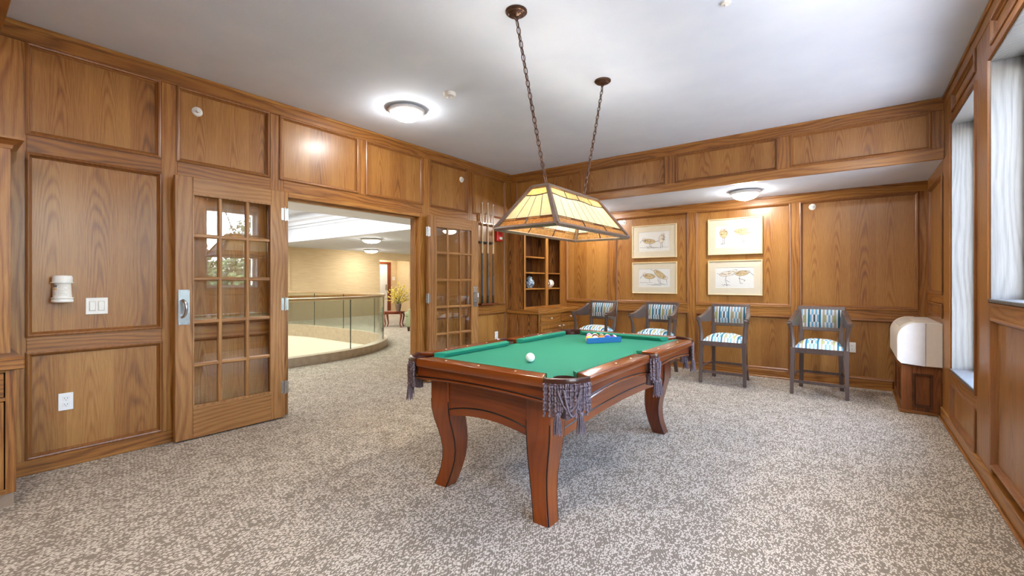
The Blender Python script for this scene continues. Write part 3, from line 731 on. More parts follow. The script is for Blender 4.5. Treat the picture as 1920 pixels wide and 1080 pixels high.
def pocket(arc, inward, corner):
    """arc: points of the leather iron; inward: unit vector towards the table"""
    n = len(arc)
    bm = nb(); A = []
    for i, p in enumerate(arc):
        p = Vector(p); o = -Vector(inward)
        q = [p + o * 0.010 + Vector((0, 0, 0.002)), p + o * 0.013 - Vector((0, 0, 0.012)), p + o * 0.010 - Vector((0, 0, 0.026)), p - o * 0.008 - Vector((0, 0, 0.028)), p - o * 0.010 + Vector((0, 0, 0.0)), p + Vector((0, 0, 0.006))]
        A.append([bm.verts.new(x) for x in q])
    for a, b in zip(A, A[1:]):
        for i in range(6): bm.faces.new((a[i], a[(i + 1) % 6], b[(i + 1) % 6], b[i]))
    bm.faces.new(A[0]); bm.faces.new(A[-1][::-1])
    pk = obj('pocket', bm, 'leather', PT, smooth=True, label='brown leather pocket with braided fringe')
    mid = sum((Vector(p) for p in arc), Vector()) / n
    cc = mid + Vector(inward) * 0.062
    bm = nb(); lathe(bm, [(0.056, 0.0), (0.056, -0.05), (0.05, -0.09), (0.03, -0.115), (0.0, -0.12), (0.0, -0.112), (0.028, -0.108), (0.047, -0.085), (0.052, -0.05), (0.052, 0.0)], 16, (cc.x, cc.y, ZT - 0.012))
    obj('pocket_cup', bm, 'leather', pk, smooth=True)
    bm = nb(); m = 20 if corner else 11
    for k in range(m):
        f = k / (m - 1) * (n - 1); i = min(int(f), n - 2); p = Vector(arc[i]).lerp(Vector(arc[i + 1]), f - i) - Vector(inward) * (0.008 + 0.006 * (k % 2))
        e = abs(2 * k / (m - 1) - 1)
        L = 0.135 + 0.02 * random.random() - 0.02 * (k % 3 == 0) + 0.015 * (1 - e)
        rope(bm, (p.x, p.y, p.z - 0.02), L, 0.0062, (random.uniform(-0.006, 0.006), random.uniform(-0.006, 0.006)))
    # netted loops across the front
    for rows in ((0.25, 0.75, 0.10), (0.32, 0.68, 0.125)):
        a = Vector(arc[int(rows[0] * (n - 1))]) - Vector(inward) * 0.022; b = Vector(arc[int(round(rows[1] * (n - 1)))]) - Vector(inward) * 0.022
        pts = []; rs = []
        for i in range(17):
            f = i / 16; p = a.lerp(b, f); pts.append((p.x, p.y, p.z - 0.045 - rows[2] * (1 - (2 * f - 1) ** 2))); rs.append(0.0062 if i % 2 else 0.0046)
        tube(bm, pts, rs, 5)
    obj('fringe', bm, 'tassel', pk, kind=None)
    for f in ((0.2, 0.8)):
        p = Vector(arc[int(round(f * (n - 1)))]) - Vector(inward) * 0.016; tassel((p.x, p.y, p.z - 0.165), pk)
    bm = nb(); c2 = mid + Vector(inward) * 0.03
    for i in range(14):
        a = 2 * PI * i / 14
        tube(bm, [(c2.x + 0.03 * math.cos(a), c2.y + 0.03 * math.sin(a), ZT - 0.13), (c2.x + 0.018 * math.cos(a), c2.y + 0.018 * math.sin(a), ZT - 0.16), (c2.x + 0.022 * math.cos(a), c2.y + 0.022 * math.sin(a), ZT - 0.198)], 0.005, 5)
    obj('net_tuft', bm, 'tassel', pk)
for sx in (-1, 1):
    for sy in (-1, 1):
        a = Vector((sx * (HW - 0.002), sy * (HL - CUT + 0.004), ZT - 0.004)); b = Vector((sx * (HW - CUT + 0.004), sy * (HL - 0.002), ZT - 0.004)); out = Vector((sx, sy, 0)).normalized()
        arc = [a.lerp(b, i / 8) + out * 0.035 * (1 - (i / 4 - 1) ** 2) for i in range(9)]
        pocket(arc, -out, True)
    a = Vector((sx * (HW - 0.002), -SP - 0.004, ZT - 0.004)); b = Vector((sx * (HW - 0.002), SP + 0.004, ZT - 0.004)); out = Vector((sx, 0, 0))
    pocket([a.lerp(b, i / 8) + out * 0.02 * (1 - (i / 4 - 1) ** 2) for i in range(9)], -out, False)

# balls and rack on the cloth
BR = 0.0285
o = tag(obj('cue_ball', sphere(nb(), (0, 0, 0), BR, 24, 16), ballmat('ivory_ball', srgb(244, 240, 230)), smooth='all'), 'plain white cue ball alone on the green cloth', 'ball'); o.location = (-1.565, 2.242, ZF + BR)
e1 = Vector((0.534, 0.845, 0)); e2 = Vector((-0.845, 0.534, 0))
A0 = Vector((-1.672, 3.17, 0)); SIDE = 0.325
RK = thing('ball_rack', 'triangular rack with a blue front bar holding the balls', 'ball rack', (A0.x, A0.y, ZF), math.atan2(e1.y, e1.x))
# local: x along the blue bar, y away from it
T3 = [Vector((0, 0, 0)), Vector((SIDE, 0, 0)), Vector((SIDE / 2, SIDE * 0.866, 0))]
cen = (T3[0] + T3[1] + T3[2]) / 3
M['rack_blue'] = plain('blue_rack_bar', srgb(22, 84, 130), 0.35); M['rack_wood'] = plain('dark_rack_wood', srgb(74, 50, 36), 0.4)
for i in range(3):
    a, b = T3[i], T3[(i + 1) % 3]; ai, bi = a + (cen - a).normalized() * 0.024, b + (cen - b).normalized() * 0.024
    up = Vector((0, 0, 0.045))
    obj('rack_bar', hexa(nb(), [a, b, bi, ai], [a + up, b + up, bi + up, ai + up], 0.003), 'rack_blue' if i == 0 else 'rack_wood', RK)
BC = {1: (226, 178, 60), 2: (40, 74, 170), 3: (196, 50, 40), 4: (92, 40, 130), 5: (226, 120, 50), 6: (30, 110, 76), 7: (120, 30, 34), 8: (20, 20, 22)}
BN = {1: 'yellow', 2: 'blue', 3: 'red', 4: 'purple', 5: 'orange', 6: 'green', 7: 'maroon', 8: 'black'}
order = [[1, 14, 5, 2, 12], [11, 7, 6, 13], [3, 8, 15], [10, 9], [4]]
PITCH = 2 * BR + 0.0005
for r, row in enumerate(order):
    for c, num in enumerate(row):
        lx = SIDE / 2 + (c - (len(row) - 1) / 2) * PITCH; ly = 0.041 + r * PITCH * 0.866
        p = A0 + e1 * lx + e2 * ly; k = num if num <= 8 else num - 8
        o = obj('billiard_ball', sphere(nb(), (0, 0, 0), BR, 20, 14), ballmat('%s_%s_ball' % (BN[k], 'solid' if num <= 8 else 'striped'), srgb(*BC[k]), num > 8), smooth='all')
        o.location = (p.x, p.y, ZF + BR); o.rotation_euler = (random.uniform(-0.7, 0.7), random.uniform(-0.7, 0.7), random.uniform(0, 6))
        tag(o, '%s %s billiard ball in the rack' % ('solid' if num <= 8 else 'white ball with a stripe of', BN[k]) if num <= 8 else 'white billiard ball with a %s stripe in the rack' % BN[k], 'ball', 'balls in the rack')

# ================================================================ POOL TABLE LAMP
LX, LY, LZ0, LZ1 = -1.625, 2.795, 1.576, 1.85
bw, bl, tw, tl = 0.236, 0.53, 0.062, 0.355
LP = thing('pool_lamp', 'stained-glass pool table lamp hanging on two chains', 'lamp', (LX, LY, LZ0))
hz = LZ1 - LZ0
BC4 = [Vector((-bw, -bl, 0)), Vector((bw, -bl, 0)), Vector((bw, bl, 0)), Vector((-bw, bl, 0))]
TC4 = [Vector((-tw, -tl, hz)), Vector((tw, -tl, hz)), Vector((tw, tl, hz)), Vector((-tw, tl, hz))]
def bar(a, b, r, mat, parent, name, n=4):
    return obj(name, tube(nb(), [a, b], r, n), mat, parent)
for i in range(4):
    j = (i + 1) % 4
    bar(BC4[i], BC4[j], 0.0145, 'lampframe', LP, 'rim_bar'); bar(TC4[i], TC4[j], 0.019, 'lampframe', LP, 'top_bar'); bar(BC4[i], TC4[i], 0.017, 'lampframe', LP, 'hip_bar')
    long = i % 2 == 1
    P = lambda s, t, i=i, j=j: (BC4[i].lerp(BC4[j], s)).lerp(TC4[i].lerp(TC4[j], s), t)
    nrm = (BC4[j] - BC4[i]).cross(TC4[i] - BC4[i]).normalized()
    nmain, nb_, nt_ = (9, 3, 4) if long else (4, 2, 1)
    def pane(s0, s1, t0, t1, mat):
        q = [P(s0, t0), P(s1, t0), P(s1, t1), P(s0, t1)]
        obj('glass_pane', hexa(nb(), [p - nrm * 0.002 for p in q], [p + nrm * 0.002 for p in q]), mat, LP)
    bm = nb()
    def came(a, b, r=0.0032): tube(bm, [P(*a), P(*b)], r, 5)
    e0, e1_ = 0.035, 0.965
    pane(0.0, e0, 0.0, 1, 'amber_glass'); pane(e1_, 1.0, 0.0, 1, 'amber_glass')
    for k in range(nb_):
        a, b = e0 + (e1_ - e0) * k / nb_, e0 + (e1_ - e0) * (k + 1) / nb_
        pane(a, b, 0.0, 0.17, 'amber_glass')
        if k: pane(a - 0.008, a + 0.008, 0.0, 0.17, 'rust_glass'); came((a, 0), (a, 0.2), 0.006)
    for k in range(2 * nb_):
        a, b = e0 + (e1_ - e0) * k / (2 * nb_), e0 + (e1_ - e0) * (k + 1) / (2 * nb_)
        pane(a, b, 0.17, 0.215, 'rust_glass' if k % 2 else 'amber_glass')
    for k in range(nmain):
        a, b = e0 + (e1_ - e0) * k / nmain, e0 + (e1_ - e0) * (k + 1) / nmain
        pane(a, b, 0.215, 0.79, 'cream_glass')
        if k: came((a, 0.215), (a, 0.79), 0.003)
    for k in range(nt_):
        a, b = e0 + (e1_ - e0) * k / nt_, e0 + (e1_ - e0) * (k + 1) / nt_
        pane(a, b, 0.79, 1.0, 'tan_glass')
        if k: came((a, 0.79), (a, 1.0), 0.005)
    came((0, 0.17), (1, 0.17)); came((0, 0.215), (1, 0.215)); came((e0, 0), (e0, 1)); came((e1_, 0), (e1_, 1))
    pts = [P(k / 16, 0.79 + (0.02 if long else 0.012) * math.cos(k / 16 * PI * (4 if long else 2))) for k in range(17)]
    tube(bm, pts, 0.005, 5)
    obj('lead_came', bm, 'lead', LP)
for y in (-0.26, 0.26):
    bar((0, y, hz), (0, y, hz - 0.05), 0.014, 'lampframe', LP, 'lamp_holder', 10)
    o = obj('bulb', sphere(nb(), (0, y, hz - 0.085), 0.032, 16, 10), 'bulb', LP, smooth='all')
bar((-tw, -0.26, hz), (tw, -0.26, hz), 0.008, 'lampframe', LP, 'cross_bar'); bar((-tw, 0.26, hz), (tw, 0.26, hz), 0.008, 'lampframe', LP, 'cross_bar')
def link(bm, c, ax, side, L=0.046, W=0.023, r=0.0031):
    pts = []
    for k in range(14):
        a = 2 * PI * k / 14; pts.append(c + ax * (L / 2 * math.cos(a)) + side * (W / 2 * math.sin(a)))
    tube(bm, pts, r, 5, closed=True)
for y0, y1 in ((-0.275, 2.181 - LY), (0.235, 3.361 - LY)):
    bm = nb(); a, b = Vector((0, y0, hz + 0.02)), Vector((0, y1, H - LZ0 - 0.035)); ax = (b - a).normalized(); L = (b - a).length
    s1 = ax.cross(Vector((1, 0, 0))).normalized(); s2 = ax.cross(s1); n = int(L / 0.036)
    for k in range(n + 1):
        c = a.lerp(b, k / n) + Vector((0, 0, -0.05 * math.sin(PI * k / n) * 0.35)); link(bm, c, ax, s1 if k % 2 else s2)
    ch = obj('chain', bm, 'bronze', LP, smooth=True)
    obj('cord', tube(nb(), [a.lerp(b, k / 20) + s1 * 0.004 * math.sin(k * 1.7) + Vector((0, 0, -0.0175 * math.sin(PI * k / 20))) for k in range(21)], 0.0022, 5), 'bronze', ch)
    obj('chain_hook', tube(nb(), [(0, y0 + 0.012 * math.cos(k * PI / 6), hz + 0.01 + 0.014 * math.sin(k * PI / 6)) for k in range(12)], 0.003, 5, closed=True), 'bronze', LP)
    cz = H - LZ0
    obj('canopy', lathe(nb(), [(0.066, 0), (0.066, -0.008), (0.058, -0.016), (0.05, -0.017), (0.044, -0.024), (0.02, -0.028), (0.012, -0.034), (0, -0.036)], 28, (0, y1, cz)), 'bronze', LP, smooth=True)

# ================================================================ DOME LIGHTS
def dome(label, loc, r=0.17, mat='dome', group=None):
    D = thing('ceiling_light', label, 'ceiling light', loc, 0, group)
    obj('trim_ring', lathe(nb(), [(0, 0), (r * 0.86, 0), (r * 1.0, -0.012), (r * 1.02, -0.024), (r * 0.97, -0.036), (r * 0.9, -0.04), (r * 0.86, -0.046), (r * 0.82, -0.046)], 36), 'nickel', D, smooth=True)
    obj('dome_shade', lathe(nb(), [(r * 0.84, -0.044), (r * 0.80, -0.06), (r * 0.70, -0.08), (r * 0.52, -0.098), (r * 0.28, -0.110), (0.001, -0.114)], 36), mat, D, smooth='all')
    obj('finial', lathe(nb(), [(0.008, -0.112), (0.010, -0.118), (0.006, -0.126), (0, -0.128)], 12), 'nickel', D, smooth='all')
    return D
dome('lit frosted dome light on the ceiling near the doorway', (-3.376, 2.783, H), 0.168)
dome('lit frosted dome light on the low ceiling above the right-hand pictures', (-1.035, 6.02, HS), 0.168)
dome('lit frosted dome light on the low ceiling behind the pool lamp', (-3.25, 6.02, HS), 0.168)
dome('lit frosted dome light on the ceiling by the windows', (0.13, 2.783, H), 0.168)
dome('added unseen fill dome on the ceiling behind and left of the camera', (-1.9, -0.35, H), 0.24)  # added lamp out of view, brightens the left wall and ceiling
dome('added unseen fill dome on the ceiling just behind the camera', (-0.4, 0.3, H), 0.2)  # added lamp out of view, fills the near walls from the camera side
dome('lit frosted dome light on the lobby ceiling, nearer the doorway', (-9.8, 6.95, HS), 0.26, 'dome_lobby')
dome('lit frosted dome light on the lobby ceiling, farther back', (-13.1, 9.28, HS), 0.26, 'dome_lobby')

for lx, ly, nm in ((-5.6, 9.6, 'far past the doorway'), (-5.6, -0.6, 'near the south end'), (-12.0, 11.6, 'in the far corner')):  # lamps added out of view to brighten the lobby
    dome('added unseen fill dome on the lobby ceiling, ' + nm, (lx, ly, HS), 0.26, 'dome_lobby')
dome('added hidden fill dome inside the lobby alcove', (-14.75, 11.0, HS), 0.2, 'dome_lobby')  # added lamp behind the opening head, lights the alcove and its door

def puck(name, label, loc, rot, prof, mat='white', cat='smoke detector', group=None, dot=None):
    o = tag(obj(name, lathe(nb(), prof, 24), mat, None, smooth=True), label, cat, group); o.location = loc; o.rotation_euler = rot
    if dot: obj('sensor_head', lathe(nb(), dot, 14), 'nickel', o, smooth=True)
    return o
puck('smoke_detector', 'small white smoke detector on the ceiling', (-2.791, 2.774, H), (0, 0, 0), [(0, 0), (0.055, 0), (0.055, -0.014), (0.048, -0.030), (0.03, -0.036), (0, -0.036)], dot=[(0.022, -0.036), (0.018, -0.044), (0, -0.044)])
puck('ceiling_sprinkler', 'tiny sprinkler cap on the ceiling at the top edge', (-0.594, 2.86, H), (0, 0, 0), [(0, 0), (0.03, 0), (0.026, -0.01), (0, -0.012)], cat='sprinkler', dot=[(0.008, -0.012), (0.006, -0.022), (0, -0.022)])
wallprof = [(0, 0), (0.038, 0), (0.038, 0.004), (0.03, 0.009), (0.016, 0.010), (0.014, 0.006), (0, 0.006)]; wdot = [(0.011, 0.006), (0.010, 0.03), (0.014, 0.032), (0.014, 0.036), (0, 0.037)]
puck('wall_sprinkler', 'white round sprinkler plate high above the left door leaf', (XL - 0.016, 1.338, 2.60), (0, PI / 2, 0), wallprof, cat='sprinkler', group='round sprinkler plates', dot=wdot)
puck('wall_sprinkler', 'white round sprinkler plate high above the far door leaf', (XL - 0.016, 4.40, 2.61), (0, PI / 2, 0), wallprof, cat='sprinkler', group='round sprinkler plates', dot=wdot)
puck('wall_sprinkler', 'white round sprinkler plate left of the left-hand pictures', (-2.838, YB + 0.016, 2.155), (PI / 2, 0, 0), wallprof, cat='sprinkler', group='round sprinkler plates', dot=wdot)
puck('wall_sprinkler', 'white round sprinkler plate above the chair nearest the heating unit', (-0.393, YB + 0.016, 2.15), (PI / 2, 0, 0), wallprof, cat='sprinkler', group='round sprinkler plates', dot=wdot)

# ================================================================ BAR CHAIRS
def make_chair():
    C = thing('bar_chair', 'x', 'chair', (0, 0, 0), 0, 'striped armchairs along the back wall')
    f, b = -0.215, 0.215
    for s in (-1, 1):
        # front leg runs up into the arm post
        bm = nb()
        hexa(bm, [(s * 0.23, f, 0), (s * 0.262, f, 0), (s * 0.262, f + 0.035, 0), (s * 0.23, f + 0.035, 0)], [(s * 0.212, f, 0.515), (s * 0.26, f, 0.515), (s * 0.26, f + 0.05, 0.515), (s * 0.212, f + 0.05, 0.515)], 0.003)
        obj('leg', bm, 'chair', C)
        pts = [(s * 0.238, f + 0.024, 0.512), (s * 0.240, f + 0.028, 0.60), (s * 0.247, f + 0.022, 0.68), (s * 0.258, f + 0.005, 0.745), (s * 0.268, f - 0.02, 0.788)]
        obj('arm_post', tube(nb(), pts, [0.026, 0.022, 0.02, 0.021, 0.024], 8), 'chair', C, smooth=True)
        # curved plank arm sweeping up to the back post
        n = 10; lo = []; hi = []
        for i in range(n + 1):
            q = i / n; y = f - 0.025 + q * 0.395; x = s * (0.268 - 0.05 * q ** 2)
            zt = 0.80 + 0.015 * q + 0.095 * q ** 2.5; zl = 0.765 - 0.045 * math.sin(min(1, q * 1.4) * PI / 2) ** 1.5 + 0.01 * q
            lo.append((x, y, zl)); hi.append((x, y, zt))
        bm = nb(); rings = []
        for a, c in zip(lo, hi):
            t = 0.017
            rings.append([bm.verts.new(p) for p in ((a[0] - t, a[1], a[2]), (a[0] + t, a[1], a[2]), (c[0] + t * 1.35, c[1], c[2] - 0.006), (c[0] + t, c[1], c[2]), (c[0] - t, c[1], c[2]), (c[0] - t * 1.35, c[1], c[2] - 0.006))])
        for a, c in zip(rings, rings[1:]):
            for i in range(6): bm.faces.new((a[i], a[(i + 1) % 6], c[(i + 1) % 6], c[i]))
        bm.faces.new(rings[0]); bm.faces.new(rings[-1][::-1])
        obj('arm', bm, 'chair', C, smooth=True)
        # rear leg: flared foot, leaning back post
        pts = [(s * 0.195, b + 0.05, 0), (s * 0.188, b + 0.015, 0.14), (s * 0.184, b - 0.02, 0.32), (s * 0.182, b - 0.035, 0.48)]
        bm = nb(); R = []
        for p in pts: R.append([bm.verts.new((p[0] + dx, p[1] + dy, p[2])) for dx, dy in ((-0.02, -0.02), (0.02, -0.02), (0.02, 0.02), (-0.02, 0.02))])
        for a, c in zip(R, R[1:]):
            for i in range(4): bm.faces.new((a[i], a[(i + 1) % 4], c[(i + 1) % 4], c[i]))
        bm.faces.new(R[0]); bm.faces.new(R[-1]); obj('leg', bm, 'chair', C)
        hexa(bm := nb(), [(s * 0.155, b - 0.05, 0.48), (s * 0.205, b - 0.05, 0.48), (s * 0.205, b - 0.015, 0.48), (s * 0.155, b - 0.015, 0.48)],
             [(s * 0.185, b + 0.025, 0.945), (s * 0.226, b + 0.025, 0.945), (s * 0.226, b + 0.055, 0.945), (s * 0.185, b + 0.055, 0.945)], 0.004)
        obj('back_post', bm, 'chair', C)
        obj('seat_rail', hexa(nb(), [(s * 0.225, f + 0.04, 0.455), (s * 0.252, f + 0.04, 0.455), (s * 0.205, b - 0.04, 0.455), (s * 0.178, b - 0.04, 0.455)], [(s * 0.225, f + 0.04, 0.512), (s * 0.252, f + 0.04, 0.512), (s * 0.205, b - 0.04, 0.512), (s * 0.178, b - 0.04, 0.512)], 0.002), 'chair', C)
        pts = [(s * 0.247, f + 0.02, 0.185), (s * 0.245, f + 0.10, 0.192), (s * 0.235, 0.02, 0.195), (s * 0.205, b - 0.03, 0.195), (s * 0.19, b + 0.0, 0.195)]
        obj('side_stretcher', tube(nb(), pts, 0.013, 6), 'chair', C, smooth=True)
    obj('seat_rail', bx(-0.215, 0.215, f + 0.002, f + 0.034, 0.455, 0.512, bev=0.002), 'chair', C)
    obj('seat_rail', bx(-0.16, 0.16, b - 0.05, b - 0.02, 0.455, 0.512, bev=0.002), 'chair', C)
    obj('foot_rail', bx(-0.235, 0.235, f + 0.004, f + 0.030, 0.125, 0.155, bev=0.003), 'chair', C)
    obj('rear_stretcher', bx(-0.19, 0.19, b - 0.012, b + 0.012, 0.182, 0.208, bev=0.003), 'chair', C)
    yb = lambda z: b - 0.0325 + 0.0725 * (z - 0.48) / 0.465
    for z0, z1, w in ((0.905, 0.948, 0.226), (0.672, 0.715, 0.185)):
        obj('back_rail', hexa(nb(), [(-w, yb(z0) - 0.016, z0), (w, yb(z0) - 0.016, z0), (w, yb(z0) + 0.016, z0), (-w, yb(z0) + 0.016, z0)], [(-w, yb(z1) - 0.016, z1), (w, yb(z1) - 0.016, z1), (w, yb(z1) + 0.016, z1), (-w, yb(z1) + 0.016, z1)], 0.004), 'chair', C)
    # upholstered back and domed seat
    bm = nb(); nx, nz = 12, 6; G = []
    for i in range(nx + 1):
        row = []
        for k in range(nz + 1):
            u, v = i / nx * 2 - 1, k / nz * 2 - 1; z = 0.812 + v * 0.102; w = 0.172 + 0.018 * (v + 1) / 2
            d = 0.024 * (1 - abs(u) ** 4) * (1 - abs(v) ** 4)
            row.append(bm.verts.new((u * w, yb(z) - 0.016 - d, z)))
        G.append(row)
    for i in range(nx):
        for k in range(nz): bm.faces.new((G[i][k], G[i + 1][k], G[i + 1][k + 1], G[i][k + 1]))
    bmesh.ops.solidify(bm, geom=bm.faces[:], thickness=0.012)
    obj('back_cushion', bm, 'fabric', C, smooth=True)
    bm = nb(); n1, n2 = 14, 12; G = []
    for i in range(n1 + 1):
        row = []
        for k in range(n2 + 1):
            u, v = i / n1 * 2 - 1, k / n2 * 2 - 1; w = 0.226 - 0.028 * (v + 1) / 2 * 1.2 - (0.0 if abs(v) < 0.99 else 0.004)
            y = f + 0.006 + (v + 1) / 2 * 0.385
            zt = 0.512 + 0.088 * (1 - abs(u) ** 3.2) ** 0.6 * (1 - abs(v) ** 3.4) ** 0.6
            row.append(bm.verts.new((u * w, y, zt)))
        G.append(row)
    for i in range(n1):
        for k in range(n2): bm.faces.new((G[i][k], G[i + 1][k], G[i + 1][k + 1], G[i][k + 1]))
    bm.faces.new([bm.verts.new(p) for p in ((-0.226, f + 0.006, 0.510), (0.226, f + 0.006, 0.510), (0.195, f + 0.391, 0.510), (-0.195, f + 0.391, 0.510))])
    obj('seat_cushion', bm, 'fabric', C, smooth='all')
    return C
ch0 = make_chair(); ch0.location = (-2.99, 5.98, 0); ch0['label'] = 'striped armchair beside the bookcase, leftmost of the row'
dup(ch0, (-2.115, 5.985, 0), 0.0, 'striped armchair under the left-hand pictures')
dup(ch0, (-1.243, 5.985, 0), 0.0, 'striped armchair under the right-hand pictures')
dup(ch0, (-0.288, 5.995, 0), 0.0, 'striped armchair nearest the white heating unit')

# ================================================================ PICTURES
def ellipse(cx, cy, rx, ry, rot, n=22, wob=0.05):
    c, s = math.cos(rot), math.sin(rot)
    return [(cx + (rx * math.cos(a) * c - ry * math.sin(a) * s) * (1 + wob * math.sin(3 * a)), cy + (rx * math.cos(a) * s + ry * math.sin(a) * c)) for a in (2 * PI * i / n for i in range(n))]
def stroke(bm, pts, w, fn, h):
    for (x0, y0), (x1, y1) in zip(pts, pts[1:]):
        d = math.hypot(x1 - x0, y1 - y0) or 1e-6; nx, ny = -(y1 - y0) / d * w / 2, (x1 - x0) / d * w / 2
        ex, ey = (x1 - x0) / d * w * 0.3, (y1 - y0) / d * w * 0.3
        bm.faces.new([bm.verts.new(fn(*p, h)) for p in ((x0 + nx - ex, y0 + ny - ey), (x0 - nx - ex, y0 - ny - ey), (x1 - nx + ex, y1 - ny + ey), (x1 + nx + ex, y1 + ny + ey))])
def poly(bm, pts, fn, h): bm.faces.new([bm.verts.new(fn(x, y, h)) for x, y in pts])

def bird(tan, pale, ink, fn, b):
    """b: body (cx,cy,rx,ry,rot), head (x,y,r), beak [(x,y)..], tail [(x,y)..], legs [[(x,y)..]..], wash"""
    body = ellipse(*b['body']); (poly)(tan if b.get('wash', 1) else pale, body, fn, 0.0006)
    stroke(ink, body + body[:1], 0.003, fn, 0.0012)
    hx, hy, hr = b['head']; hd = ellipse(hx, hy, hr, hr * 0.85, 0.3, 14); poly(pale, hd, fn, 0.0008); stroke(ink, hd + hd[:1], 0.002, fn, 0.0013)
    stroke(ink, [(hx - 0.002, hy + 0.001), (hx + 0.002, hy + 0.001)], 0.004, fn, 0.0016)
    stroke(ink, b['beak'], 0.0042, fn, 0.0013)
    stroke(ink, b['tail'], 0.003, fn, 0.0013)
    for l in b['legs']: stroke(ink, l, 0.004, fn, 0.0013)
    cx, cy, rx, ry, rot = b['body']; c, s = math.cos(rot), math.sin(rot); rr = random.Random(int(cx * 1e4) + int(rx * 1e5))
    for k in range(26):   # feather marks
        a = rr.uniform(-0.85, 0.75) * rx; e = rr.uniform(-0.3, 0.85) * ry * math.sqrt(max(0, 1 - (a / rx) ** 2)); L = rr.uniform(0.01, 0.028)
        p = (cx + a * c - e * s, cy + a * s + e * c); q = (p[0] + L * c + 0.004 * s, p[1] + L * s - 0.004 * c)
        stroke(ink, [p, q], rr.uniform(0.0014, 0.003), fn, 0.0014)

def picture(label, cx, cz, w, h, birds, scrib):
    P = thing('picture', label, 'picture', (cx, YB - 0.001, cz), 0, 'framed bird sketches')
    fn = lambda u, v, hh: (u, -hh, v)
    obj('frame', ring(nb(), -w / 2, w / 2, -h / 2, h / 2, [(0, 0.0), (0, 0.022), (0.004, 0.026), (0.012, 0.026), (0.016, 0.022), (0.018, 0.006), (0.018, 0.0)], fn), 'frame', P)
    obj('backing', rbox(fn, -w / 2 + 0.01, w / 2 - 0.01, -h / 2 + 0.01, h / 2 - 0.01, 0.0, 0.008), 'mat', P)
    pw, ph = w * 0.70, h * 0.62
    obj('mat', ring(nb(), -w / 2 + 0.014, w / 2 - 0.014, -h / 2 + 0.014, h / 2 - 0.014, [(0, 0.009), (0, 0.013), ((w - pw) / 2 - 0.016, 0.013), ((w - pw) / 2 - 0.014, 0.009)], fn), 'mat', P)
    pr = obj('print', rbox(fn, -w / 2 + 0.012, w / 2 - 0.012, -h / 2 + 0.012, h / 2 - 0.012, 0.008, 0.0092), 'paper', P)
    f2 = lambda u, v, hh: (u, -(0.0092 + hh), v)
    tan, pale, ink = nb(), nb(), nb()
    for b in birds: bird(tan, pale, ink, f2, b)
    for s in scrib: stroke(ink, s, 0.0026, f2, 0.0009)
    for nm, b_, m_ in (('tan_wash', tan, 'ink_tan'), ('pale_wash', pale, 'ink_pale'), ('ink_lines', ink, 'ink')):
        if b_.faces: obj(nm, b_, m_, pr)
        else: b_.free()
    obj('picture_glass', rbox(fn, -w / 2 + 0.014, w / 2 - 0.014, -h / 2 + 0.014, h / 2 - 0.014, 0.0175, 0.0195), 'art_glass', P)
zig = lambda x0, x1, y, n=8, a=0.005: [(x0 + (x1 - x0) * i / n, y + a * math.sin(i * 2.3)) for i in range(n + 1)]
picture('framed sketch of two birds, one turned to preen, upper left of four', -2.355, 1.832, 0.672, 0.490, [
    dict(body=(-0.075, 0.005, 0.095, 0.036, -0.12), head=(-0.155, 0.04, 0.022), beak=[(-0.17, 0.035), (-0.215, -0.015)], tail=[(0.015, -0.01), (0.06, 0.0)], legs=[[(-0.07, -0.03), (-0.066, -0.075)], [(-0.045, -0.03), (-0.042, -0.075)]]),
    dict(body=(0.115, 0.035, 0.042, 0.062, -0.3), head=(0.135, 0.095, 0.024), beak=[(0.145, 0.085), (0.14, 0.02)], tail=[(0.08, 0.01), (0.035, 0.0)], legs=[[(0.105, -0.02), (0.10, -0.11)], [(0.125, -0.02), (0.13, -0.10)]], wash=0)],
    [zig(-0.22, 0.02, -0.085), zig(-0.12, 0.08, -0.098), zig(-0.1, 0.21, -0.09), zig(-0.12, -0.02, -0.075, 6, 0.012)])
picture('framed sketch of a long-legged bird bending its beak down, upper right of four', -1.262, 1.842, 0.668, 0.492, [
    dict(body=(-0.135, 0.045, 0.048, 0.062, 0.1), head=(-0.145, 0.105, 0.024), beak=[(-0.13, 0.098), (-0.10, 0.06)], tail=[(-0.1, 0.02), (-0.085, 0.06)], legs=[[(-0.14, -0.015), (-0.142, -0.095), (-0.165, -0.096)], [(-0.12, -0.015), (-0.122, -0.095)]]),
    dict(body=(0.10, 0.058, 0.098, 0.042, -0.06), head=(0.175, 0.06, 0.03), beak=[(0.192, 0.04), (0.2, 0.01), (0.2, -0.03)], tail=[(0.015, 0.065), (-0.05, 0.078)], legs=[[(0.07, 0.02), (0.085, -0.03), (0.095, -0.095)], [(0.1, 0.015), (0.115, -0.03), (0.112, -0.095)]])],
    [zig(-0.19, -0.06, -0.099), zig(0.06, 0.16, -0.1), zig(0.14, 0.23, -0.055, 5, 0.002)])
picture('framed sketch of two birds, one tail-up and feeding, lower left of four', -2.353, 1.289, 0.674, 0.470, [
    dict(body=(-0.075, 0.025, 0.088, 0.04, -0.1), head=(-0.145, 0.062, 0.024), beak=[(-0.16, 0.05), (-0.215, -0.005)], tail=[(0.01, 0.02), (0.04, 0.01)], legs=[[(-0.07, -0.015), (-0.066, -0.06)]]),
    dict(body=(0.085, 0.05, 0.105, 0.042, -0.6), head=(0.175, -0.005, 0.026), beak=[(0.185, -0.025), (0.19, -0.085)], tail=[(0.0, 0.1), (-0.06, 0.135)], legs=[[(0.06, 0.02), (0.06, -0.035), (0.09, -0.09)], [(0.085, 0.0), (0.09, -0.05), (0.105, -0.09)]])],
    [zig(-0.22, -0.02, -0.07), zig(-0.1, 0.2, -0.1), zig(0.0, 0.17, -0.09), zig(-0.05, 0.1, -0.108)])
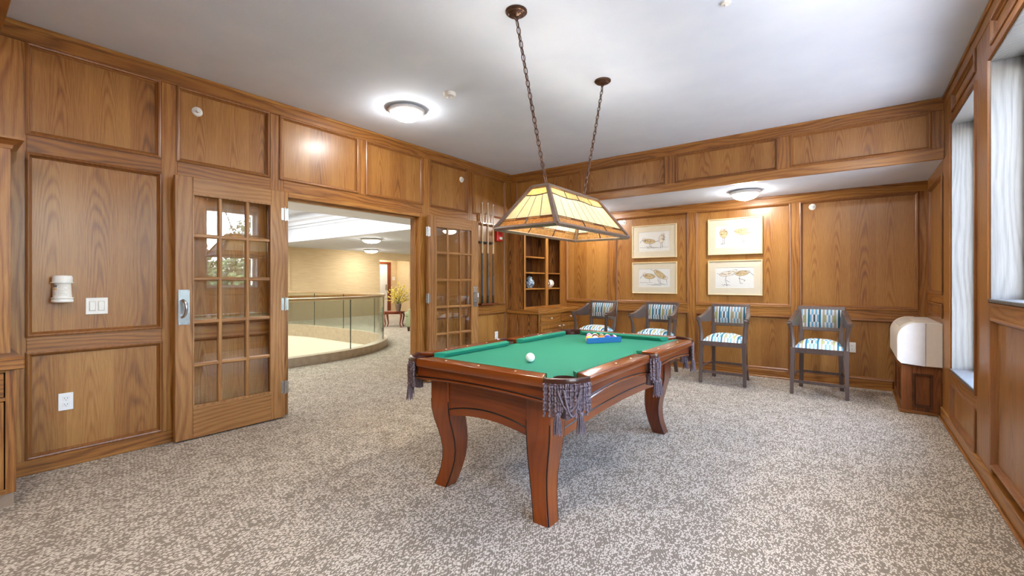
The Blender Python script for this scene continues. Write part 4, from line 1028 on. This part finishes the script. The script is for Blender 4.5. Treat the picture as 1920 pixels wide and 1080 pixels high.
picture('framed sketch of a running bird with a raised leg, lower right of four', -1.262, 1.286, 0.668, 0.472, [
    dict(body=(-0.09, 0.055, 0.095, 0.032, 0.2), head=(0.005, 0.10, 0.02), beak=[(0.015, 0.105), (0.04, 0.1)], tail=[(-0.17, 0.04), (-0.22, 0.06)], legs=[[(-0.1, 0.03), (-0.11, -0.03), (-0.06, -0.06)], [(-0.11, -0.04), (-0.09, -0.1), (-0.13, -0.09)]], wash=0),
    dict(body=(0.09, 0.06, 0.085, 0.034, 0.1), head=(0.165, 0.08, 0.022), beak=[(0.18, 0.075), (0.232, 0.03)], tail=[(0.01, 0.05), (-0.03, 0.035)], legs=[[(0.07, 0.03), (0.055, -0.01), (0.13, -0.035), (0.115, -0.05)], [(0.06, -0.005), (0.07, -0.075), (0.1, -0.076)]])],
    [zig(-0.16, -0.05, -0.1, 8, 0.012)])

# ================================================================ WALL FITTINGS
def faceplate(name, label, cat, fn, u, v, w, h, kind, h0=-0.016, group=None):
    p0 = fn(u, v, h0)
    T = thing(name, label, cat, p0, 0, group)
    f = lambda a, b, hh: tuple(q - r for q, r in zip(fn(u + a, v + b, h0 + hh), p0))
    obj('plate', rbox(f, -w / 2, w / 2, -h / 2, h / 2, 0, 0.006, 0.002), 'white', T)
    if kind == 'switch':
        for s in (-1, 1):
            r = obj('rocker_frame', rbox(f, s * 0.023 - 0.018, s * 0.023 + 0.018, -0.034, 0.034, 0.005, 0.0075, 0.001), 'pale_ink', T)
            obj('rocker', rbox(f, s * 0.023 - 0.015, s * 0.023 + 0.015, -0.031, 0.031, 0.007, 0.0105, 0.002), 'white', r)
    elif kind == 'outlet':
        for s in (-1, 1):
            r = obj('socket', rbox(f, -0.017, 0.017, s * 0.02 - 0.014, s * 0.02 + 0.014, 0.005, 0.0085, 0.004), 'white', T)
            obj('slot', rbox(f, -0.008, -0.0055, s * 0.02 - 0.002, s * 0.02 + 0.007, 0.007, 0.0092), 'black', r)
            obj('slot', rbox(f, 0.0055, 0.008, s * 0.02 - 0.002, s * 0.02 + 0.007, 0.007, 0.0092), 'black', r)
            obj('slot', rbox(f, -0.002, 0.002, s * 0.02 - 0.010, s * 0.02 - 0.006, 0.007, 0.0092), 'black', r)
        obj('screw', rbox(f, -0.002, 0.002, -0.002, 0.002, 0.005, 0.008), 'nickel', T)
    return T
faceplate('light_switch', 'white double rocker light switch beside the glazed door', 'light switch', mapL, 0.736, 1.062, 0.116, 0.114, 'switch')
faceplate('power_outlet', 'white power outlet low on the near left panel', 'power outlet', mapL, 0.581, 0.428, 0.072, 0.115, 'outlet')
faceplate('power_outlet', 'white power outlet below the cue rack', 'power outlet', mapL, 5.143, 0.44, 0.072, 0.115, 'outlet')
faceplate('power_outlet', 'white power outlet beside the chair nearest the heating unit', 'power outlet', mapB, -0.005, 0.46, 0.072, 0.118, 'outlet')

# wipes dispenser on the near left panel
WD = thing('wipes_canister', 'white canister in a wall bracket above the light switch', 'canister', (XL - 0.016 + 0.052, 0.558, 1.095))
obj('canister', lathe(nb(), [(0, 0.004), (0.043, 0.004), (0.047, 0.012), (0.046, 0.03), (0.041, 0.125), (0.041, 0.13), (0, 0.13)], 32), 'white', WD, smooth=True)
obj('lid', lathe(nb(), [(0.046, 0.128), (0.05, 0.132), (0.05, 0.165), (0.044, 0.176), (0, 0.178)], 32), 'white', WD, smooth=True)
obj('bracket_ring', lathe(nb(), [(0.047, 0.026), (0.055, 0.026), (0.055, 0.032), (0.046, 0.032)], 32), 'white', WD, smooth=True)
obj('bracket_ring', lathe(nb(), [(0.043, 0.128), (0.056, 0.128), (0.056, 0.134), (0.043, 0.134)], 32), 'white', WD, smooth=True)
obj('bracket_foot', lathe(nb(), [(0, 0), (0.05, 0), (0.054, 0.006), (0.052, 0.022), (0.044, 0.024), (0, 0.024)], 32), 'white', WD, smooth=True)
obj('bracket_plate', bx(-0.052, -0.046, -0.04, 0.04, 0.0, 0.15, bev=0.002), 'white', WD)
def wrap(a0, a1, z0, z1, mat, r0=0.0465, r1=0.042):
    bm = nb(); n = 8
    rr = lambda z: r0 + (r1 - r0) * (z - 0.03) / 0.095 + 0.0006
    A = [[bm.verts.new((rr(z) * math.cos(a), rr(z) * math.sin(a), z)) for z in (z0, z1)] for a in (a0 + (a1 - a0) * i / n for i in range(n + 1))]
    for p, q in zip(A, A[1:]): bm.faces.new((p[0], q[0], q[1], p[1]))
    return obj('label_print', bm, mat, WD)
wrap(-1.35, -0.75, 0.100, 0.114, 'grey_ink'); wrap(-1.35, -0.75, 0.082, 0.094, 'tan_ink'); wrap(-1.35, -0.8, 0.060, 0.064, 'pale_ink'); wrap(-1.35, -0.8, 0.050, 0.052, 'grey_ink')
for k in range(7): wrap(-0.62, 0.35 - 0.12 * (k % 3), 0.048 + k * 0.0098, 0.0515 + k * 0.0098, 'pale_ink')

# fire alarm
FA = thing('fire_alarm', 'red fire alarm horn on the wall beside the cue rack', 'fire alarm', (XL - 0.016, 5.165, 1.915))
obj('housing', bx(0, 0.055, -0.062, 0.062, -0.085, 0.085, bev=0.008), 'red', FA); obj('strobe', bx(0.055, 0.068, -0.02, 0.045, -0.06, -0.022, bev=0.005), 'white', FA)
for k in range(4): obj('sound_slot', bx(0.0545, 0.0565, -0.035, 0.035, 0.012 + k * 0.014, 0.017 + k * 0.014), 'groove', FA)

# cue rack and cues
CR = thing('cue_rack', 'wall cue rack of dark wood with black clips', 'cue rack', (XL, 4.88, 0.90))
obj('top_board', bx(0, 0.02, -0.175, 0.175, 1.17, 1.30, bev=0.004), 'oak_h', CR)
obj('top_strip', bx(0.02, 0.028, -0.165, 0.165, 1.155, 1.175, bev=0.002), 'table_rim', CR)
obj('clip_board', bx(-0.016, 0.016, -0.155, 0.155, 0.875, 0.905, bev=0.003), 'black', CR)
for y in (-0.12, 0.0, 0.12):
    obj('cue_clip', tube(nb(), [(0.012 + 0.03 + 0.012 * math.cos(a), y + 0.012 * math.sin(a), 0.89) for a in (0.6 + k * (2 * PI - 1.2) / 10 for k in range(11))], 0.004, 6), 'black', CR, smooth=True)
    obj('cue_cup', lathe(nb(), [(0.0, 0.028), (0.017, 0.028), (0.02, 0.045), (0.017, 0.045), (0.0, 0.032)], 14, (0.045, y, 0)), 'black', CR, smooth=True)
obj('shelf', bx(0, 0.085, -0.175, 0.175, 0.0, 0.028, bev=0.004), 'table_rim', CR)
CL = ['pool cue standing closest to the glazed door', 'pool cue in the middle of the rack', 'pool cue standing closest to the fire alarm']
for i, y in enumerate((-0.12, 0.0, 0.12)):
    Q = thing('pool_cue', CL[i], 'pool cue', (XL + 0.045, 4.88 + y, 0.9345), 0, 'cues in the wall rack')
    Ls = [1.42, 1.43, 1.42][i]
    obj('butt', lathe(nb(), [(0, 0), (0.0145, 0), (0.0148, 0.02), (0.0125, 0.42), (0.0112, 0.70), (0, 0.70)], 12), 'cue_black', Q, smooth=True)
    obj('grip', lathe(nb(), [(0.0146, 0.10), (0.0149, 0.102), (0.0138, 0.38), (0.0132, 0.382)], 12), 'cue_grip', Q, smooth=True)
    obj('shaft', lathe(nb(), [(0.0112, 0.70), (0.0095, 1.0), (0.0068, Ls - 0.03), (0, Ls - 0.03)], 12), 'maple', Q, smooth=True)
    obj('ferrule', lathe(nb(), [(0.0068, Ls - 0.03), (0.0066, Ls - 0.006), (0, Ls - 0.006)], 12), 'white', Q, smooth=True)
    obj('tip', lathe(nb(), [(0.0066, Ls - 0.006), (0.006, Ls), (0, Ls + 0.002)], 12), 'leather', Q, smooth=True)

# ================================================================ BOOKCASES (built along the left wall, open to +x)
def bookcase(label, y0, y1, end):
    """end: -1 = exposed end at y0, +1 = exposed end at y1"""
    x0, xu, xb, zc0, zc1, zt = XL + 0.002, -3.88, -3.62, 0.755, 0.818, 2.03
    K = thing('bookcase', label, 'bookcase', (0, (y0 + y1) / 2, 0)); yc = (y0 + y1) / 2; a, b = y0 - yc, y1 - yc
    if end < 0:
        s = 1
    else: s = -1
    lo, hi = a, b
    # base: end panel, plinth, face frame, drawers and doors
    obj('end_panel', bx(x0, xb - 0.004, lo, lo + 0.02, 0.09, zc0), 'oak_fig', K); obj('end_panel', bx(x0, xb - 0.004, hi - 0.02, hi, 0.09, zc0), 'oak_fig', K)
    obj('toe_kick', bx(x0, xb - 0.06, lo + 0.004, hi - 0.004, 0, 0.09), 'wainscot', K)
    mid = 0.0
    for y in (lo, mid - 0.018, hi - 0.04): obj('face_stile', bx(xb - 0.02, xb, y, y + 0.04, 0.09, zc0, bev=0.001), 'oak_v', K)
    for z0_, z1_ in ((0.09, 0.115), (0.59, 0.61), (zc0 - 0.012, zc0)): obj('face_rail', bx(xb - 0.02, xb - 0.001, lo + 0.04, hi - 0.04, z0_, z1_), 'oak_h', K)
    for i, (p, q) in enumerate(((lo + 0.046, mid - 0.022), (mid + 0.026, hi - 0.046))):
        d = obj('drawer', bx(xb - 0.01, xb + 0.012, p, q, 0.614, zc0 - 0.014, bev=0.003), 'oak_h', K)
        obj('knob', lathe(nb(), [(0.006, 0), (0.006, 0.012), (0.013, 0.018), (0.012, 0.026), (0, 0.028)], 14), 'nickel', d, smooth=True).matrix_local = Matrix.Translation((xb + 0.012, (p + q) / 2, 0.685)) @ Matrix.Rotation(PI / 2, 4, 'Y')
        dr = obj('cabinet_door', bx(xb - 0.01, xb + 0.012, p, q, 0.118, 0.587, bev=0.003), 'oak_v', K)
        obj('door_panel', ring(nb(), p + 0.05, q - 0.05, 0.168, 0.537, [(0, 0.012), (0, 0.018), (0.012, 0.016), (0.02, 0.008)], lambda u, v, h: (xb + h, u, v)), 'mould', dr)
        ky = q - 0.035 if i == 0 else p + 0.035
        obj('knob', lathe(nb(), [(0.006, 0), (0.006, 0.012), (0.013, 0.018), (0.012, 0.026), (0, 0.028)], 14), 'nickel', dr, smooth=True).matrix_local = Matrix.Translation((xb + 0.012, ky, 0.555)) @ Matrix.Rotation(PI / 2, 4, 'Y')
    ov0, ov1 = (0.03, 0.0) if end < 0 else (0.0, 0.03)
    obj('countertop', bx(x0, xb + 0.022, lo - ov0, hi + ov1, zc0, zc1, bev=0.006), 'oak_h', K)
    # upper shelves
    obj('side_panel', bx(x0, xu - 0.002, lo, lo + 0.022, zc1, zt), 'oak_fig', K); obj('side_panel', bx(x0, xu - 0.002, hi - 0.022, hi, zc1, zt), 'oak_fig', K)
    obj('divider', bx(x0, xu - 0.01, 0.02, 0.042, zc1, zt), 'oak_fig', K)
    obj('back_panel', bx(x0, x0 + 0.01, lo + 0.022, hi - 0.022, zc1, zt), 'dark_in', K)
    obj('top_panel', bx(x0, xu - 0.002, lo, hi, zt, zt + 0.02), 'oak_h', K)
    for y_0, y_1 in ((lo, lo + 0.045), (-0.005, 0.068), (hi - 0.15, hi)): obj('face_stile', bx(xu - 0.02, xu, y_0, y_1, zc1, zt, bev=0.001), 'oak_v', K)
    obj('face_rail', bx(xu - 0.02, xu - 0.001, lo, hi, zt - 0.06, zt), 'oak_h', K); obj('face_rail', bx(xu - 0.02, xu - 0.001, lo, hi, zc1, zc1 + 0.035), 'oak_h', K)
    for z in (1.112, 1.357, 1.598): obj('shelf', bx(x0 + 0.01, xu - 0.022, lo + 0.022, 0.02, z, z + 0.02, bev=0.001), 'oak_h', K)
    for z in (1.112, 1.357): obj('shelf', bx(x0 + 0.01, xu - 0.022, 0.042, hi - 0.022, z, z + 0.02, bev=0.001), 'oak_h', K)
    # crown
    bm = nb(); pr = [(0.0, 0.0), (0.006, 0.0), (0.01, 0.02), (0.03, 0.04), (0.045, 0.048), (0.05, 0.05), (0.05, 0.062), (0.0, 0.062)]
    ya, yb_ = (lo, hi) if end < 0 else (lo, hi)
    A = []
    for d, z in pr:
        if end < 0: path = [(x0, lo - d), (xu + d, lo - d), (xu + d, hi)]
        else: path = [(xu + d, lo), (xu + d, hi + d), (x0, hi + d)]
        A.append([bm.verts.new((x, y, zt - 0.03 + z)) for x, y in path])
    for p, q in zip(A, A[1:]):
        for i in range(2): bm.faces.new((p[i], p[i + 1], q[i + 1], q[i]))
    obj('crown_molding', bm, 'oak_h', K)
    return K
bookcase('built-in oak bookcase with drawers in the far corner', 5.40, YB - 0.006, -1)
bookcase('built-in oak cabinet at the left edge of the view', -0.92, 0.308, 1)

VB = tag(obj('ginger_jar', lathe(nb(), [(0, 0), (0.038, 0), (0.05, 0.012), (0.07, 0.05), (0.075, 0.085), (0.064, 0.12), (0.042, 0.14), (0.04, 0.15), (0.046, 0.158), (0.04, 0.17), (0.02, 0.182), (0.01, 0.192), (0, 0.196)], 28), 'porcelain', None, smooth='all'), 'blue and white porcelain jar on the bookcase shelf', 'jar'); VB.location = (-4.02, 5.74, 1.1325)
SB = thing('ornament_ball', 'cream decorative ball with dark bands on the bookcase shelf', 'ornament', (-4.0, 6.30, 1.1325))
obj('ball', sphere(nb(), (0, 0, 0.072), 0.068, 24, 16), 'stitch', SB, smooth='all'); obj('foot_ring', lathe(nb(), [(0.02, 0), (0.03, 0), (0.026, 0.008), (0.02, 0.008)], 18), 'maple', SB, smooth=True)
SV = tag(obj('bud_vase', lathe(nb(), [(0, 0), (0.03, 0), (0.036, 0.02), (0.03, 0.05), (0.014, 0.07), (0.03, 0.095), (0.034, 0.11), (0.022, 0.125), (0, 0.126)], 18), 'white', None, smooth='all'), 'small white ornament beside the banded ball', 'ornament'); SV.location = (-4.0, 6.135, 1.1325)

# ================================================================ HEATING UNIT AND PLINTH
fnY = lambda u, v, h: (u, h, v)
PL = thing('heater_plinth', 'dark oak plinth under the white heating unit', 'plinth', (0, 0, 0))
obj('carcass', bx(0.382, XR - 0.016, 5.626, 6.55, 0.03, 0.449), 'plinth', PL)
e = lambda u, v, h: (u, 5.626 - h, v)
for a, b in ((0.372, 0.45), (0.582, XR - 0.002)): obj('end_stile', rbox(e, a, b, 0.03, 0.449, 0, 0.014, 0.002), 'plinth', PL)
for a, b in ((0.03, 0.07), (0.368, 0.449)): obj('end_rail', rbox(e, 0.45, 0.582, a, b, 0, 0.0135, 0.002), 'plinth', PL)
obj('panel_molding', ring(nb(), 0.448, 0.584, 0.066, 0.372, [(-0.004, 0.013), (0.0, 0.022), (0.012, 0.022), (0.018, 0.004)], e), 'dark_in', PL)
s = lambda u, v, h: (0.382 - h, u, v)
for a, b in ((5.614, 5.70), (6.04, 6.12), (6.46, 6.55)): obj('front_stile', rbox(s, a, b, 0.03, 0.449, 0, 0.013, 0.002), 'plinth', PL)
for a, b in ((5.70, 6.04), (6.12, 6.46)):
    obj('front_rail', rbox(s, a, b, 0.38, 0.449, 0, 0.0125, 0.002), 'plinth', PL); obj('front_rail', rbox(s, a, b, 0.03, 0.09, 0, 0.0125, 0.002), 'plinth', PL)
obj('shoe_strip', bx(0.352, XR - 0.016, 5.596, 6.56, 0.0, 0.03, bev=0.006), 'oak_h', PL)
HU = thing('heating_unit', 'white wall heating and cooling unit with a rounded front', 'heating unit', (0, 0, 0.45))
def hprof(x0, x1, ins=0.0):
    pts = [(x1, 0.402 - ins), (x0 + 0.15, 0.402 - ins)]
    for i in range(1, 9):
        a = PI / 2 * i / 8; pts.append((x0 + 0.15 - (0.15 - ins) * math.sin(a), 0.252 + (0.15 - ins) * math.cos(a)))
    pts += [(x0 + ins, 0.05), (x0 + 0.028 + ins, 0.02 + ins), (x1, 0.004 + ins)]
    return pts
obj('front_cover', prism(nb(), hprof(0.335, 0.530), fnY, 5.548, 6.548), 'ptac_w', HU, smooth=True)
obj('sleeve', bx(0.533, XR - 0.001, 5.551, 6.545, 0.004, 0.400, bev=0.004), 'ptac', HU)
obj('top_cover', prism(nb(), [(0.53, 0.404), (0.485, 0.404)] + [(0.485 - 0.152 * math.sin(PI / 2 * i / 8), 0.252 + 0.152 * math.cos(PI / 2 * i / 8)) for i in range(1, 9)] + [(0.333, 0.06), (0.3345, 0.06), (0.3345, 0.25)] + [(0.485 - 0.1505 * math.sin(PI / 2 * i / 8), 0.252 + 0.1505 * math.cos(PI / 2 * i / 8)) for i in range(8, 0, -1)] + [(0.53, 0.4025)], fnY, 5.558, 6.54), 'ptac', HU, smooth=True)
# discharge grille on the curve
ang = lambda a, r: (0.485 - r * math.sin(a), 0.252 + r * math.cos(a))
gr = obj('grille', prism(nb(), [ang(a, 0.1535) for a in (0.15, 0.4, 0.65, 0.9)] + [ang(a, 0.152) for a in (0.9, 0.65, 0.4, 0.15)], fnY, 5.80, 6.38), 'grille', HU)
for k in range(14):
    y = 5.82 + k * 0.04; obj('slat', prism(nb(), [ang(a, 0.157) for a in (0.17, 0.4, 0.65, 0.88)] + [ang(a, 0.153) for a in (0.88, 0.65, 0.4, 0.17)], fnY, y, y + 0.012), 'ptac', gr)
obj('control_door', prism(nb(), [ang(a, 0.155) for a in (0.15, 0.4, 0.65, 0.9)] + [ang(a, 0.152) for a in (0.9, 0.65, 0.4, 0.15)], fnY, 5.60, 5.76), 'ptac', HU)

# ================================================================ LOBBY THINGS
GB = thing('glass_balustrade', 'curved glass balustrade round the atrium opening', 'balustrade', (0, 0, 0))
kin, kout = rrect(KX0 + 0.02, KX1 - 0.02, KY0 + 0.02, KY1 - 0.02, KR - 0.02), rrect(KX0 - 0.13, KX1 + 0.13, KY0 - 0.13, KY1 + 0.13, KR + 0.13)
n = len(kin); bm = nb(); R4 = []
for (a, b) in zip(kin, kout): R4.append([bm.verts.new(p) for p in ((a[0], a[1], -0.16), (a[0], a[1], 0.13), (b[0], b[1], 0.13), (b[0], b[1], 0.0))])
for i in range(n):
    a, b = R4[i], R4[(i + 1) % n]
    for k in range(3): bm.faces.new((a[k], b[k], b[k + 1], a[k + 1]))
obj('kerb', bm, 'stone', GB)
midl = rrect(KX0 - 0.065, KX1 + 0.065, KY0 - 0.065, KY1 + 0.065, KR + 0.065, 16)
# resample the loop into glass panels of about 1.25 m
cum = [0.0]
for p, q in zip(midl, midl[1:] + midl[:1]): cum.append(cum[-1] + math.dist(p, q))
tot = cum[-1]
def at(d):
    d %= tot
    for i in range(len(midl)):
        if cum[i + 1] >= d:
            f = (d - cum[i]) / max(1e-9, cum[i + 1] - cum[i]); p, q = midl[i], midl[(i + 1) % len(midl)]
            return Vector((p[0] + (q[0] - p[0]) * f, p[1] + (q[1] - p[1]) * f, 0))
    return Vector((*midl[0], 0))
npan = 20; off0 = 0.55
for k in range(npan):
    d0, d1 = off0 + tot * k / npan + 0.006, off0 + tot * (k + 1) / npan - 0.006
    bm = nb(); L = []
    for i in range(9):
        d = d0 + (d1 - d0) * i / 8; p = at(d); tg = (at(d + 0.02) - at(d - 0.02)).normalized(); nm = Vector((tg.y, -tg.x, 0)) * 0.006
        L.append([bm.verts.new(q) for q in (p - nm + Vector((0, 0, 0.10)), p + nm + Vector((0, 0, 0.10)), p + nm + Vector((0, 0, 0.95)), p - nm + Vector((0, 0, 0.95)))])
    for a, b in zip(L, L[1:]):
        for j in range(4): bm.faces.new((a[j], a[(j + 1) % 4], b[(j + 1) % 4], b[j]))
    bm.faces.new(L[0]); bm.faces.new(L[-1][::-1])
    obj('glass_panel', bm, 'rail_glass', GB)
M['glass_edge'] = plain('dark_glass_edge', srgb(44, 62, 54), 0.2)
for k in range(npan):
    p = at(off0 + tot * k / npan); obj('panel_joint', bx(p.x - 0.006, p.x + 0.006, p.y - 0.006, p.y + 0.006, 0.11, 0.945), 'glass_edge', GB)
obj('handrail', tube(nb(), [(x, y, 0.965) for x, y in midl], 0.026, 8, closed=True), 'brass', GB, smooth=True)

ET = thing('end_table', 'small oval mahogany table with curved legs in the lobby', 'table', (-9.98, 7.80, 0), 0.65)
bm = nb(); prism(bm, ellipse(0, 0, 0.29, 0.24, 0, 28, 0), mapD, 0.405, 0.43); obj('top', bm, 'side_table', ET)
obj('apron', prism(nb(), ellipse(0, 0, 0.26, 0.21, 0, 28, 0), mapD, 0.36, 0.405), 'side_table', ET)
for sx, sy in ((-1, -1), (1, -1), (1, 1), (-1, 1)):
    obj('leg', tube(nb(), [(sx * 0.20, sy * 0.14, 0.40), (sx * 0.235, sy * 0.165, 0.32), (sx * 0.215, sy * 0.15, 0.2), (sx * 0.195, sy * 0.14, 0.1), (sx * 0.215, sy * 0.155, 0.02), (sx * 0.235, sy * 0.165, 0.0)], [0.03, 0.03, 0.022, 0.016, 0.014, 0.018], 8), 'side_table', ET, smooth=True)
FV = thing('flower_vase', 'vase of yellow forsythia sprays on the lobby table', 'flowers', (-9.84, 7.83, 0.43))
obj('vase', lathe(nb(), [(0, 0), (0.055, 0), (0.06, 0.02), (0.075, 0.10), (0.085, 0.18), (0.078, 0.20), (0.07, 0.18), (0.05, 0.05), (0, 0.04)], 18), 'vase', FV, smooth=True)
rr = random.Random(3); stem_b, pet_b = nb(), nb()
for k in range(34):
    a = rr.uniform(0, 2 * PI); sp = rr.uniform(0.08, 0.52); hh = rr.uniform(0.35, 0.72) - sp * 0.35
    p0 = Vector((0, 0, 0.12)); p2 = Vector((sp * math.cos(a), sp * math.sin(a), 0.12 + hh)); p1 = Vector((sp * 0.3 * math.cos(a), sp * 0.3 * math.sin(a), 0.12 + hh * 0.7))
    pts = [p0 * (1 - t) ** 2 + p1 * 2 * t * (1 - t) + p2 * t * t for t in (i / 6 for i in range(7))]
    tube(stem_b, pts, 0.004, 4)
    for i in range(12):
        t = rr.uniform(0.42, 1.0); c = p0 * (1 - t) ** 2 + p1 * 2 * t * (1 - t) + p2 * t * t + Vector((rr.uniform(-1, 1), rr.uniform(-1, 1), rr.uniform(-1, 1))) * 0.03
        bmesh.ops.create_icosphere(pet_b, subdivisions=1, radius=1.0, matrix=Matrix.Translation(c) @ Matrix.Rotation(rr.uniform(0, 3), 4, 'X') @ Matrix.Diagonal((0.024, 0.014, 0.009, 1)))
obj('stems', stem_b, 'stem', FV); obj('blossom', pet_b, 'petal', FV, kind='stuff')
AC = thing('armchair', 'sage green upholstered armchair in the lobby', 'armchair', (-8.80, 7.80, 0), 0.65 + PI / 2 + 0.0)
# local: front to -x rotated so that its side faces the doorway
AC.rotation_euler = (0, 0, 0.65)
obj('seat_base', bx(-0.38, 0.38, -0.30, 0.30, 0.10, 0.34, bev=0.02, seg=2), 'green', AC); obj('seat_cushion', bx(-0.42, 0.24, -0.27, 0.27, 0.34, 0.47, bev=0.04, seg=3), 'green', AC, smooth=True)
for sy in (-1, 1): obj('arm', bx(-0.30, 0.38, sy * 0.36 - 0.07, sy * 0.36 + 0.07, 0.10, 0.56, bev=0.03, seg=3), 'green', AC, smooth=True)
obj('backrest', bx(0.22, 0.42, -0.29, 0.29, 0.34, 0.82, bev=0.05, seg=3), 'green', AC, smooth=True)
for sx in (-1, 1):
    for sy in (-1, 1): obj('foot', lathe(nb(), [(0, 0), (0.022, 0), (0.035, 0.10), (0, 0.10)], 12, (sx * 0.30, sy * 0.34, 0)), 'leather', AC, smooth=True)
faceplate('light_switch', 'small white switch on the lobby alcove wall', 'light switch', lambda u, v, h: (-15.2 + h, u, v), 11.86, 1.37, 0.14, 0.14, 'switch', 0.0)

# ================================================================ TREES OUTSIDE THE WINDOWS
def tree(label, x, y, h, r, seed, name='tree'):
    rr = random.Random(seed); T = thing(name, label, 'tree', (x, y, -3.5))
    bm = nb(); tube(bm, [(0, 0, 0), (0.05, 0.03, h * 0.3), (-0.04, 0.02, h * 0.55), (0.03, 0, h * 0.8)], [0.16, 0.13, 0.10, 0.04], 8)
    for k in range(9):
        a = rr.uniform(0, 2 * PI); z = h * rr.uniform(0.4, 0.7); tube(bm, [(0, 0, z), (r * 0.4 * math.cos(a), r * 0.4 * math.sin(a), z + 0.5), (r * 0.8 * math.cos(a), r * 0.8 * math.sin(a), z + rr.uniform(0.6, 1.4))], [0.06, 0.04, 0.015], 5)
    obj('trunk', bm, 'bark', T)
    verts, faces = [], []
    for k in range(5200):
        while True:
            p = Vector((rr.uniform(-1, 1), rr.uniform(-1, 1), rr.uniform(-1, 1)))
            if 0.25 < p.length < 1: break
        c = Vector((p.x * r, p.y * r, h * 0.66 + p.z * h * 0.34)); u = Vector((rr.uniform(-1, 1), rr.uniform(-1, 1), rr.uniform(-1, 1))).normalized(); w = u.orthogonal().normalized(); L = rr.uniform(0.07, 0.15)
        i = len(verts); verts += [c - u * L, c + w * L * 0.5, c + u * L, c - w * L * 0.5]; faces.append((i, i + 1, i + 2, i + 3))
    me = bpy.data.meshes.new('foliage'); me.from_pydata(verts, [], faces); me.materials.append(M['leaf'])
    o = bpy.data.objects.new('foliage', me); COL.objects.link(o); o.parent = T; o['kind'] = 'stuff'
tree('leafy tree outside the windows, tallest of the four', 13.5, 9.7, 8.0, 2.0, 1)
tree('leafy tree outside the windows, farthest left of the four', 9.6, 3.6, 6.0, 1.4, 2)
tree('leafy tree outside the windows, farthest back of the four', 14.2, 5.9, 7.4, 1.8, 3)
tree('low bushy tree outside the windows, shortest of the four', 10.4, 6.9, 5.6, 1.6, 4)
